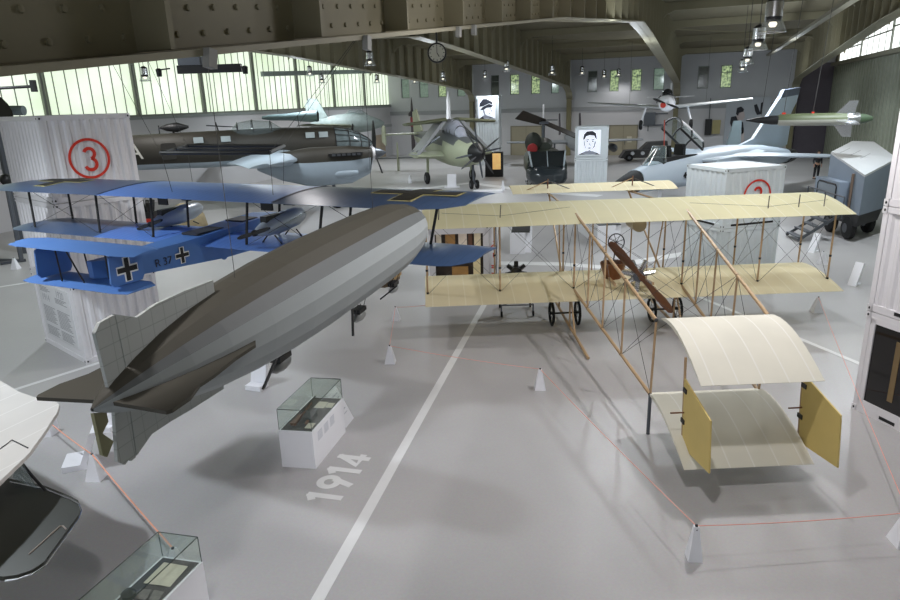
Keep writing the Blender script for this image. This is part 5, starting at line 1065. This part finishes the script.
# ---- finned target drone with a black nose, hung on wires
dA, dB = D(746, 120.5, 25.5), D(873, 118.5, 24.5); dr = thing('target_drone', 'olive and silver finned drone with a long black nose hanging at the upper right', 'drone', dA, math.atan2((dB-dA).y, (dB-dA).x)-PI/2); L = (dB-dA).length; tz = (dB.z-dA.z)/L
ax = (0, 1, tz)
MB().lathe((0, 0, 0), ax, [(0, .02), (.4, .1), (.9, .17), (L*.36, .18)], 16).build('black_nose', M_black, dr, True)
nb = MB(); nb.lathe((0, L*.24, L*.24*tz), ax, [(0, .14), (.15, .21), (L*.2, .23), (L*.5, .23), (L*.6, .19)], 18)
for i, fc in enumerate(nb.f):
    c = sum((nb.v[k] for k in fc), V())/len(fc)
    if c.z < c.y*tz+.02: nb.i[i] = 1
nb.build('body', [mat('drone_olive', (92, 100, 72), .5), mat('drone_silver', (178, 178, 168), .4, .3)], dr, True)
MB().lathe((0, L*.87, L*.87*tz), ax, [(-.5, .16), (-.3, .22), (0, .23), (.1, .2)], 16).build('silver_collar', M_chrome, dr, True); MB().lathe((0, L*.875, L*.875*tz), ax, [(0, .19), (L*.06, .18), (L*.12, .07), (L*.125, .02)], 16).build('green_tail_cone', mat('drone_green', (66, 82, 62), .4), dr, True)
for a in (75, 165, 255, 345):
    d = V((math.cos(math.radians(a)), 0, math.sin(math.radians(a)))); b0 = V((0, L*.7, L*.7*tz)); n = d.cross(V((0, 1, 0)))*.02
    MB().prism([b0+d*.18-n, b0+d*.18+V((0, .65, 0))-n, b0+d*.68+V((0, .7, 0))-n, b0+d*.68+V((0, .4, 0))-n], n*2).build('tail_fin', M_chrome, dr)
for y in (L*.3, ): MB().box(-.04, .04, y-.06, y+.06, y*tz+.2, y*tz+.27).build('red_lug', M_red, dr)
MB().box(-.04, .04, L*.52, L*.54, L*.53*tz+.21, L*.53*tz+.28).build('red_lug', M_red, dr)
for y in (L*.12, L*.3, L*.53): MB().tube([(0, y, y*tz+.18), (.3, y+.2, 5.2)], .01, 4).build('hanging_wire', M_wire, dr)

# ---- grey trailer cabin with sloped roof
M_tr = mat('trailer_blue_grey', (138, 150, 166), .5, var=.06); M_trt = mat('trailer_roof_pale', (206, 208, 210), .5, var=.04)
tb = V((5.6, 30.2, 0)); tr = thing('trailer_cabin', 'blue grey trailer cabin with a pale lettered roof at the right side of the hall', 'trailer', tb, math.radians(-40))
A_, B_, C_, C2_, D_ = D(865, 175, 24), D(831, 152, 26.6), D(852, 141, 28.6), D(874, 141.5, 28.2), D(897, 158, 25.6)
tr.location = (A_.x, A_.y, 0); tr.rotation_euler[2] = 0; O_ = V((A_.x, A_.y, 0)); zb_ = 1.05
lo_ = lambda p, z: V((p.x, p.y, z))-O_
MB().loft([[lo_(p, zb_) for p in (A_, B_, C_, C2_, D_)], [p-O_-V((0, 0, .08)) for p in (A_, B_, C_, C2_, D_)]]).build('cabin_body', M_tr, tr)
MB().loft([[p-O_-V((0, 0, .08)) for p in (A_, B_, C_, C2_, D_)], [p-O_ for p in (A_, B_, C_, C2_, D_)]]).build('roof', M_trt, tr)
u1 = (B_-A_); u2 = (D_-A_)
for s, t, n in ((.86, .3, 9), (.66, .42, 9), (.45, .5, 9)):
    text('|'*3+'M'*(n-6)+'|'*3 if False else '-'*n, .32, basis(A_-O_+u1*s+u2*t+V((0, 0, .012)), u2, -u1 if False else u1), M_txt, 'roof_print', tr)
x0 = lo_(A_, 0); e1 = V((u1.x, u1.y, 0)).normalized(); e2 = V((u2.x, u2.y, 0)).normalized(); nl = V((-e1.y, e1.x, 0)); nl = nl if nl.x < 0 else -nl
p0 = e1*1.0+nl*.02
MB().hexa([p0+V((0, 0, zb_)), p0+e1*2.1+V((0, 0, zb_)), p0+e1*2.1+nl*.35+V((0, 0, zb_)), p0+nl*.35+V((0, 0, zb_))], [p0+V((0, 0, 2.15)), p0+e1*2.1+V((0, 0, 2.15)), p0+e1*2.1+nl*.35+V((0, 0, 2.15)), p0+nl*.35+V((0, 0, 2.15))]).build('side_box', M_tr, tr)
wf = MB(); cs = [p0+nl*.36+e1*a+V((0, 0, z)) for a, z in ((.2, 1.5), (.3, 1.42), (1.7, 1.42), (1.8, 1.5), (1.8, 1.95), (1.7, 2.03), (.3, 2.03), (.2, 1.95), (.2, 1.5))]; wf.tube(cs, .035, 6); wf.build('window_gasket', M_black, tr); MB().prism(cs[:-1], nl*.01).build('side_window', mat('trailer_window', (136, 146, 156), .15), tr)
MB().tube([e1*.75+nl*.05+V((0, 0, zb_)), e1*.75+nl*.05+V((0, 0, 2.5))], .05, 6).build('drain_pipe', mat('pipe_brown', (116, 98, 84), .6), tr)
q = MB()
for z in (1.7, ): q.tube([nl*.5+e1*.2+V((0, 0, z)), nl*.5+e1*3.4+V((0, 0, z))], .03, 6)
for a in (.2, 1.8, 3.4): q.tube([nl*.5+e1*a+V((0, 0, .9)), nl*.5+e1*a+V((0, 0, 1.7))], .025, 6)
q.build('hand_rail', M_steel, tr)
MB().hexa([e1*.1+V((0, 0, .6)), e1*3+V((0, 0, .6)), e1*3+e2*2+V((0, 0, .6)), e1*.1+e2*2+V((0, 0, .6))], [e1*.0+V((0, 0, zb_)), e1*3.2+V((0, 0, zb_)), e1*3.2+e2*2.2+V((0, 0, zb_)), e2*2.2+V((0, 0, zb_))]).build('chassis', M_black, tr)
for a in (.7, 2.2):
    for b in (.1, 1.9): wheel(tr, e1*a+e2*b+V((0, 0, .45)), .45, .3, nl)
stp = MB()
for k in range(5): q0 = nl*(.55+.28*k)+e1*.4+V((0, 0, .95-.2*k)); stp.hexa([q0, q0+e1*1.1, q0+e1*1.1+nl*.24, q0+nl*.24], [x+V((0, 0, .04)) for x in (q0, q0+e1*1.1, q0+e1*1.1+nl*.24, q0+nl*.24)])
for a in (.4, 1.5): stp.beam(nl*.5+e1*a+V((0, 0, 1.0)), nl*1.9+e1*a+V((0, 0, .05)), .05, .1)
stp.build('steps', M_steel, tr)

# ---- back wall equipment and prints
mp = atY(722, 155, YB-.2); mural = thing('photo_banner', 'tall photographic banner of a dark haired man in a dark vest, back wall', 'banner', (mp.x, YB-.22, 0)); x1 = atY(769, 120, YB-.2).x-mp.x; zt = atY(745, 97, YB-.2).z; zb = .01
MB().box(0, x1, 0, .05, zb, zt).build('banner_cloth', mat('banner_grey', (184, 190, 198), .6, var=.12, scale=.6), mural)
def mpoly(pix, col, name):
    pts = [atY(x, y, YB-.235)-V((mp.x, YB-.22, 0)) for x, y in pix]; MB().prism(pts, (0, -.01, 0)).build(name, col, mural)
mI = mat('print_black', (44, 44, 52), .7, var=0); mF = mat('print_skin', (196, 184, 184), .7, var=0); mS = mat('print_sleeve', (206, 196, 194), .7, var=0)
mpoly([(733, 128), (744, 130), (744, 140), (742, 145), (730, 146), (727, 138)], mS, 'printed_arms'); mpoly([(738, 113), (744, 111.5), (745, 117), (743, 120), (738, 121), (736, 116)], mF, 'printed_face')
mpoly([(736, 114), (737, 108), (741, 106.5), (744, 109), (743.5, 111.5), (739, 113), (738, 116)], mI, 'printed_hair'); mpoly([(731, 117), (736, 116), (739, 121), (743, 122), (744, 132), (741, 135), (735, 133), (732, 129), (730, 123)], mI, 'printed_vest'); mpoly([(754, 105), (757, 104), (760, 112), (761, 103), (763, 102), (762, 114), (757, 115), (755, 111)], mI, 'printed_boots')
wb_ = atY(643, 138, YB-.3); o = thing('wall_cabinet', 'grey equipment box with arms mounted on the back wall near the olive column', 'wall equipment', (wb_.x, YB-.08, 2.2)); MB().box(0, 1.0, -.4, 0, .6, 1.7).build('box', M_steel, o); MB().box(-.1, 2.1, -.3, -.15, .5, .6).box(.9, 2.1, -.3, -.15, 1.5, 1.62).build('bracket', M_steel, o); MB().tube([(.4, -.2, 0), (.4, -.2, .6)], .05, 6).build('pipe', M_steel, o)
wb_ = atY(704, 138, YB-.3); o = thing('switch_cabinet', 'yellowish electric switch cabinet on the back wall right of the raised jet canopy', 'wall equipment', (wb_.x, YB-.08, 1.6)); MB().box(.6, 1.3, -.3, 0, .3, 1.5).build('box', mat('cabinet_yellow', (168, 158, 112), .5), o); MB().box(0, .55, -.35, 0, .2, 1.6).build('meter_box', M_black, o); MB().tube([(.3, -.15, 1.6), (.3, -.15, 3.4)], .04, 6).build('pipe', M_steel, o)
b = D(431, 53, 20.5)
ck = D(437, 53, 21.5); o = thing('hall_clock', 'round white station clock hanging under the near roof frame', 'clock', ck, math.radians(21)); MB().lathe((0, -.1, 0), (0, 1, 0), [(0, .3), (.02, .31), (.2, .31), (.22, .28)], 28).build('case', M_black, o, True); dl_ = MB().lathe((0, -.11, 0), (0, 1, 0), [(0, .26), (.02, .26)], 28).build('dial', mat('dial_white', (196, 196, 184), .5, var=0), o)
for k in range(12): a = 2*PI*k/12; MB().beam((.2*math.sin(a), -.115, .2*math.cos(a)), (.245*math.sin(a), -.115, .245*math.cos(a)), .022, .008, (0, 1, 0)).build('hour_mark', M_black, dl_)
MB().beam((0, -.12, 0), (0, -.12, .19), .018, .008, (0, 1, 0)).build('minute_hand', M_black, dl_); MB().beam((0, -.125, 0), (.07, -.125, -.12), .025, .008, (0, 1, 0)).build('hour_hand', M_black, dl_); MB().tube([(0, 0, .3), (0, 0, 1.2)], .03, 8).build('hanger', M_black, o)
# track lights at the near girder
b = D(205, 70, 13.5); o = thing('light_track', 'long black lighting track hanging below the near girder', 'light fitting', b, math.radians(20)); MB().box(-.55, .75, -.06, .06, -.06, .1).build('track', M_black, o); MB().box(-.5, -.05, -.1, .1, .1, .26).build('driver_box', M_steel, o); MB().box(-.02, .1, -.05, .05, .1, 1.0).build('bracket', M_steel, o)
for x in (-.95, .82): MB().lathe((x, 0, -.1), (0, 0, 1), [(0, .05), (.14, .06), (.16, .03)], 12, ref=(1, 0, 0)).tube([(x, 0, .03), (x*.75, 0, .05)], .015, 6).build('spot_head', M_black, o, True)
b = D(12, 87, 10); o = thing('dark_rod', 'thin dark rod with an end bracket in front of the left glazing under the girder', 'rod', b, math.radians(20)); MB().tube([(-.6, 0, -.02), (.32, 0, 0)], .022, 8).build('rod', M_black, o); MB().box(.3, .36, -.04, .04, -.08, .09).build('end_bracket', M_black, o); MB().tube([(-.5, 0, 0), (-.5, 0, 2)], .015, 6).build('hanger', M_black, o)
a, b = atX(262, 74, XL+1.2), atX(386, 71, XL+1.2); struct(MB().beam(a, b, .25, .35).build('crane_beam', mat('beam_green_grey', (142, 154, 150), .5)))
# standing rockets
b = G(414, 158); o = thing('red_banded_rocket', 'slim dark rocket with a red band standing by the back wall corner', 'rocket', b, 0); MB().lathe((0, 0, 0), (0, 0, 1), [(0, .2), (1.2, .2), (4.2, .16), (5.2, .1), (5.9, .02)], 12, ref=(1, 0, 0)).build('body', mat('rocket_dark', (66, 60, 62), .5), o, True); MB().lathe((0, 0, 3.1), (0, 0, 1), [(0, .21), (.9, .2)], 12, ref=(1, 0, 0)).build('red_band', mat('band_red', (130, 48, 50), .5), o, True)
for k in range(4): d = V((math.cos(PI/2*k), math.sin(PI/2*k), 0)); MB().prism([d*.15+V((0, 0, 4.1)), d*.4+V((0, 0, 4.1)), d*.4+V((0, 0, 4.35)), d*.15+V((0, 0, 4.6))], d.cross(V((0, 0, 1)))*.02).build('fin', MATS['rocket_dark'], o)
b = G(450, 162); o = thing('white_rocket', 'tall white slim rocket standing behind the folded wing aircraft', 'rocket', b, 0); MB().lathe((0, 0, 0), (0, 0, 1), [(0, .26), (3.4, .26), (3.5, .34), (3.7, .34), (3.8, .2), (5.6, .16), (6.3, .03)], 14, ref=(1, 0, 0)).build('body', M_white, o, True); MB().box(-.5, .5, -.5, .5, 0, .12).build('base', M_steel, o)
b = G(452, 187); o = thing('info_pillar', 'white rectangular information pillar on the floor left of the naval aircraft nose wheels', 'sign', b, .35); MB().box(-.3, .3, -.12, .12, 0, .85).build('pillar', M_white, o); MB().box(-.5, .5, -.3, .3, 0, .05).build('base', M_white, o)
b = G(488, 192.5); o = MB().box(-.9, .9, -.3, .3, 0, .14).build('low_plinth', M_white, None, loc=b, rz=.2); tag(o, 'low white plinth beside the naval aircraft nose wheel', 'plinth')
b = G(494, 177); o = thing('lit_showcase', 'dark showcase with a warm amber lit picture right of the naval aircraft', 'display', b, .2); MB().box(-.65, .65, .05, .6, 0, 1.8).build('case', M_black, o); MB().box(-.1, .5, 0, .05, .55, 1.7).build('lit_picture', mat('amber_lit', (226, 180, 110), .5, var=.5, scale=3, emit=.5, ecol=(230, 186, 120)), o)
# dark vehicle along the back wall
b = G(643, 160.5); o = thing('dark_vehicle', 'dark low vehicle parked by the back wall door behind the jet nose', 'vehicle', b, .25); MB().hexa([(-2.4, -.8, .35), (2.4, -.8, .35), (2.4, .8, .35), (-2.4, .8, .35)], [(-1.9, -.75, 1.15), (2.4, -.75, 1.25), (2.4, .75, 1.25), (-1.9, .75, 1.15)]).build('body', mat('vehicle_dark', (42, 40, 40), .45, var=.2), o); MB().hexa([(-.4, -.7, 1.2), (2.3, -.7, 1.22), (2.3, .7, 1.22), (-.4, .7, 1.2)], [(.3, -.55, 1.95), (2.2, -.6, 2.05), (2.2, .6, 2.05), (.3, .55, 1.95)]).build('canopy', MATS['vehicle_dark'], o)
o.scale = (.85, .85, .8)
for x in (-1.5, 1.5):
    for y in (-.75, .75): wheel(o, (x, y, .4), .4, .25, (0, 1, 0))
for x in (-1.2, -.2): MB().lathe((x, -.83, .85), (0, 1, 0), [(0, .2), (.04, .2)], 12).build('lamp', M_chrome, o)
b = G(706, 164); o = thing('grey_tail_section', 'pale blue grey slanted tail fin standing behind the jet by the back wall', 'aircraft', b, math.radians(20)); MB().hexa([(1.2, -.3, 0), (2.6, -.3, 0), (2.6, .3, 0), (1.2, .3, 0)], [(1.9, -.06, 3.3), (2.5, -.06, 3.3), (2.5, .06, 3.3), (1.9, .06, 3.3)]).build('fin', mat('fin_pale_blue', (156, 174, 182), .5), o)
b = G(409, 171); o = thing('pale_tail_fin', 'small pale green pointed fin with a dark wing bar left of the naval aircraft', 'aircraft', b-V((1, 0, 0)), .3); MB().prism([(-.05, y, z) for y, z in ((0, 0), (1.0, 0), (.6, 1.2), (.25, 2.3), (.05, 1.6))], (.1, 0, 0)).build('fin', M_gg, o); MB().box(-2.6, 2.4, .1, .5, 1.0, 1.1).build('wing_bar', M_gd, o)

# ---- a visitor by the dark recess
def skin(name, joints, edges, mt, parent, sub=2):
    me = bpy.data.meshes.new(name); me.from_pydata([j[:3] for j in joints], edges, []); o = bpy.data.objects.new(name, me); C.objects.link(o); o.parent = parent; me.materials.append(mt)
    o.modifiers.new('skin', 'SKIN'); 
    for i, j in enumerate(joints): me.skin_vertices[0].data[i].radius = (j[3], j[3]*(j[4] if len(j) > 4 else 1))
    me.skin_vertices[0].data[0].use_root = True; s = o.modifiers.new('sub', 'SUBSURF'); s.levels = s.render_levels = sub
    bpy.context.view_layer.update(); dg = bpy.context.evaluated_depsgraph_get(); m2 = bpy.data.meshes.new_from_object(o.evaluated_get(dg)); m2.name = name; o.modifiers.clear(); o.data = m2; m2.materials.clear(); m2.materials.append(mt)
    m2.polygons.foreach_set('use_smooth', [True]*len(m2.polygons)); return o
b = G(815.5, 179); pe = thing('person', 'person in dark clothing standing by the dark recess behind the jet tailplane', 'person', b, math.radians(20))
M_skin = mat('skin', (190, 150, 128), .6); M_cl = mat('dark_clothes', (44, 46, 52), .8); M_hair = mat('hair_dark', (34, 30, 28), .7)
body = [(0, 0, .95, .13, .8), (0, 0, 1.2, .14, .75), (0, 0, 1.42, .15, .65), (0, 0, 1.54, .055), (0, -.02, 1.66, .09, 1.1), (0, -.02, 1.76, .07)]; ed = [(0, 1), (1, 2), (2, 3), (3, 4), (4, 5)]
for s in (-1, 1):
    n = len(body); body += [(s*.19, 0, 1.42, .055), (s*.25, .03, 1.15, .045), (s*.24, -.06, .92, .032), (s*.24, -.08, .84, .03), (s*.1, 0, .88, .09), (s*.11, -.01, .5, .065), (s*.12, .02, .1, .045), (s*.13, -.14, .04, .04)]
    ed += [(2, n), (n, n+1), (n+1, n+2), (n+2, n+3), (0, n+4), (n+4, n+5), (n+5, n+6), (n+6, n+7)]
    for k in range(5):
        f0 = len(body); x = s*.24; yy = -.11+.018*k if k < 4 else -.12; body += [(x, yy, .79, .011), (x-s*.008, yy-.008, .75 if k < 4 else .79, .009)] if k < 4 else [(x-s*.02, -.115, .82, .011), (x-s*.035, -.125, .78, .009)]; ed += [(n+3, f0), (f0, f0+1)]
skin('body', body, ed, M_skin, pe)
skin('jacket', [(0, .0, .93, .15, .85), (0, 0, 1.2, .16, .8), (0, 0, 1.43, .165, .72)]+[q for s in (-1, 1) for q in ((s*.2, 0, 1.42, .07), (s*.25, .03, 1.15, .06), (s*.24, -.05, .95, .045))], [(0, 1), (1, 2), (2, 3), (3, 4), (4, 5), (2, 6), (6, 7), (7, 8)], M_cl, pe)
skin('trousers', [(0, 0, .98, .14, .85)]+[q for s in (-1, 1) for q in ((s*.1, 0, .86, .1), (s*.11, -.01, .5, .078), (s*.12, .02, .1, .062))], [(0, 1), (1, 2), (2, 3), (0, 4), (4, 5), (5, 6)], mat('dark_trousers', (38, 38, 44), .8), pe)
MB().ball((0, .012, 1.73), .105, 12, 8, (.9, 1, 1.05)).build('hair', M_hair, pe, True)
for s in (-1, 1): MB().box(s*.12-.045, s*.12+.045, -.2, .07, 0, .08).build('shoe', M_black, pe)

# ================================================================== LAMPS, ADDED FILL LIGHTS AND DAYLIGHT
M_bulb = mat('bulb_and_fill_glow', (255, 246, 230), .4, var=0, emit=1.6, ecol=(255, 244, 224))
M_shade = glass('lamp_shade_glass', (180, 186, 190), .5, .1)
def lamp_parts(r, zc, lit=True):
    MB().tube([(0, 0, .62), (0, 0, zc)], .012, 6).build('cord', M_wire, r)
    b = MB(); b.lathe((0, 0, .2), (0, 0, 1), [(0, .15), (.05, .17), (.4, .17), (.46, .12), (.5, .05)], 18, ref=(1, 0, 0)); b.build('lamp_body', M_black, r, True)
    b = MB(); b.lathe((0, 0, .3), (0, 0, 1), [(0, .176), (.3, .176)], 18, ref=(1, 0, 0)).lathe((.15, 0, .25), (0, 0, 1), [(0, .02), (.35, .02)], 8, ref=(1, 0, 0)); b.build('lamp_band', M_chrome, r, True)
    s = MB(); s.lathe((0, 0, .0), (0, 0, 1), [(0, .275), (.03, .27), (.2, .19), (.24, .17)], 20, ref=(1, 0, 0), caps=False); s.build('lamp_shade', M_shade, r, True)
    MB().torus((0, 0, 0), (0, 0, 1), .275, .012, 22, 6).build('shade_rim', M_chrome, r, True)
    MB().lathe((0, 0, .1), (0, 0, 1), [(0, .06), (.06, .09), (.12, .05)], 12, ref=(1, 0, 0)).build('bulb', M_bulb if lit else M_shade, r, True)
LAMPS = [(772, 32, 14.2, 'large pendant lamp nearest at the right under the roof'), (757.5, 50, 19.5, 'second pendant lamp of the right row, below the nearest one'), (747, 64, 28, 'third pendant lamp of the right row'), (742, 72, 37, 'farthest lit pendant lamp of the right row'),
         (370, 65.5, 33, 'pendant lamp hanging beside the round clock'), (506.5, 71.5, 43, 'pendant lamp in front of the roof frame beyond the clock'), (552, 75, 48, 'pendant lamp hanging before the second roof frame'), (582, 75, 54, 'small far pendant lamp left of the upper back windows'), (443, 81, 50, 'small pendant lamp just below the clock'),
         (310, 76, 47, 'pendant lamp against the tall left glazing, nearer of two'), (322, 83, 52, 'small pendant lamp against the left glazing, lower of two'), (377, 83, 55, 'small pendant lamp before the glazing corner'), (414.5, 83.5, 58, 'tiny pendant lamp before the back wall corner windows'), (485, 78.5, 58, 'tiny dark pendant lamp left of the officer portrait windows'), (604, 78, 57, 'small far pendant lamp before the bright back window'), (618.5, 76.5, 60, 'tiny far pendant lamp over the bright back window'), (145.5, 81, 33, 'small pendant lamp under the near girder at the left glazing')]
def spot(loc, e, size=150, rad=.12, blend=.6, col=(1, .98, .97), name='lamp_and_fill_spot'):  # serves the hung lamps and the added fill spots alike
    l = bpy.data.lights.new(name, 'SPOT'); l.energy = e; l.spot_size = math.radians(size); l.spot_blend = blend; l.shadow_soft_size = rad; l.color = col
    o = bpy.data.objects.new(name, l); C.objects.link(o); o.location = loc; return o
for px, py, dp, lab in LAMPS:
    p = D(px, py, dp); r = thing('pendant_lamp', lab, 'lamp', p, 0, 'pendant lamps under the hangar roof')
    lamp_parts(r, max(1.2, roofz(p.y)-p.z)); spot(p+V((0, 0, -.02)), (300 if dp < 20 else 500) if dp < 45 else 160, 158, .2)
UNSEEN_SPOTS = [(.9, 12.0, 700), (-.8, 7.0, 500), (-11.5, 5.6, 1150), (-4.0, 2.4, 300), (6, 4.5, 110), (6, 17.5, 380), (-2.2, 20.5, 620), (-9.0, 13.5, 300), (-19, 17, 1150), (-20, 27, 850), (-15, 36, 850), (-26, 40, 850), (-4, 36, 850), (5.5, 27, 900), (3.5, 44, 1100), (-26, 56, 850), (-17, 55, 650), (-5, 55, 600), (4, 57, 550)]  # mesh-less spots: leading ones follow cast shadows, the others are added as fill
for x, y, e in UNSEEN_SPOTS:
    cool = (.86, .94, 1) if (y > 15 or x < -9) else (1, .97, .98)
    spot((x, y, 7.3), e, 140 if y < 20 else 158, .14, col=cool)
    l = bpy.data.lights.new('bulb_and_fill_glow', 'POINT'); l.energy = e*(.12 if y < 20 else .2); l.shadow_soft_size = .3; l.color = cool; o = bpy.data.objects.new('bulb_and_fill_glow', l); C.objects.link(o); o.location = (x, y, 6.9)  # glow points added beside those spots to brighten the roof
w = bpy.data.worlds.new('hall_surround'); bpy.context.scene.world = w; w.use_nodes = True
bg = w.node_tree.nodes['Background']; bg.inputs[0].default_value = (.86, .92, 1, 1); bg.inputs[1].default_value = .9
sc = bpy.context.scene
sc.view_settings.view_transform = 'Standard'; sc.view_settings.look = 'None'; sc.view_settings.gamma = 1; sc.view_settings.exposure = .12; sc.view_settings.use_curve_mapping = False
sc.cycles.use_denoising = True; sc.cycles.max_bounces = 8; sc.cycles.diffuse_bounces = 4; sc.cycles.transparent_max_bounces = 16; sc.cycles.sample_clamp_indirect = 6
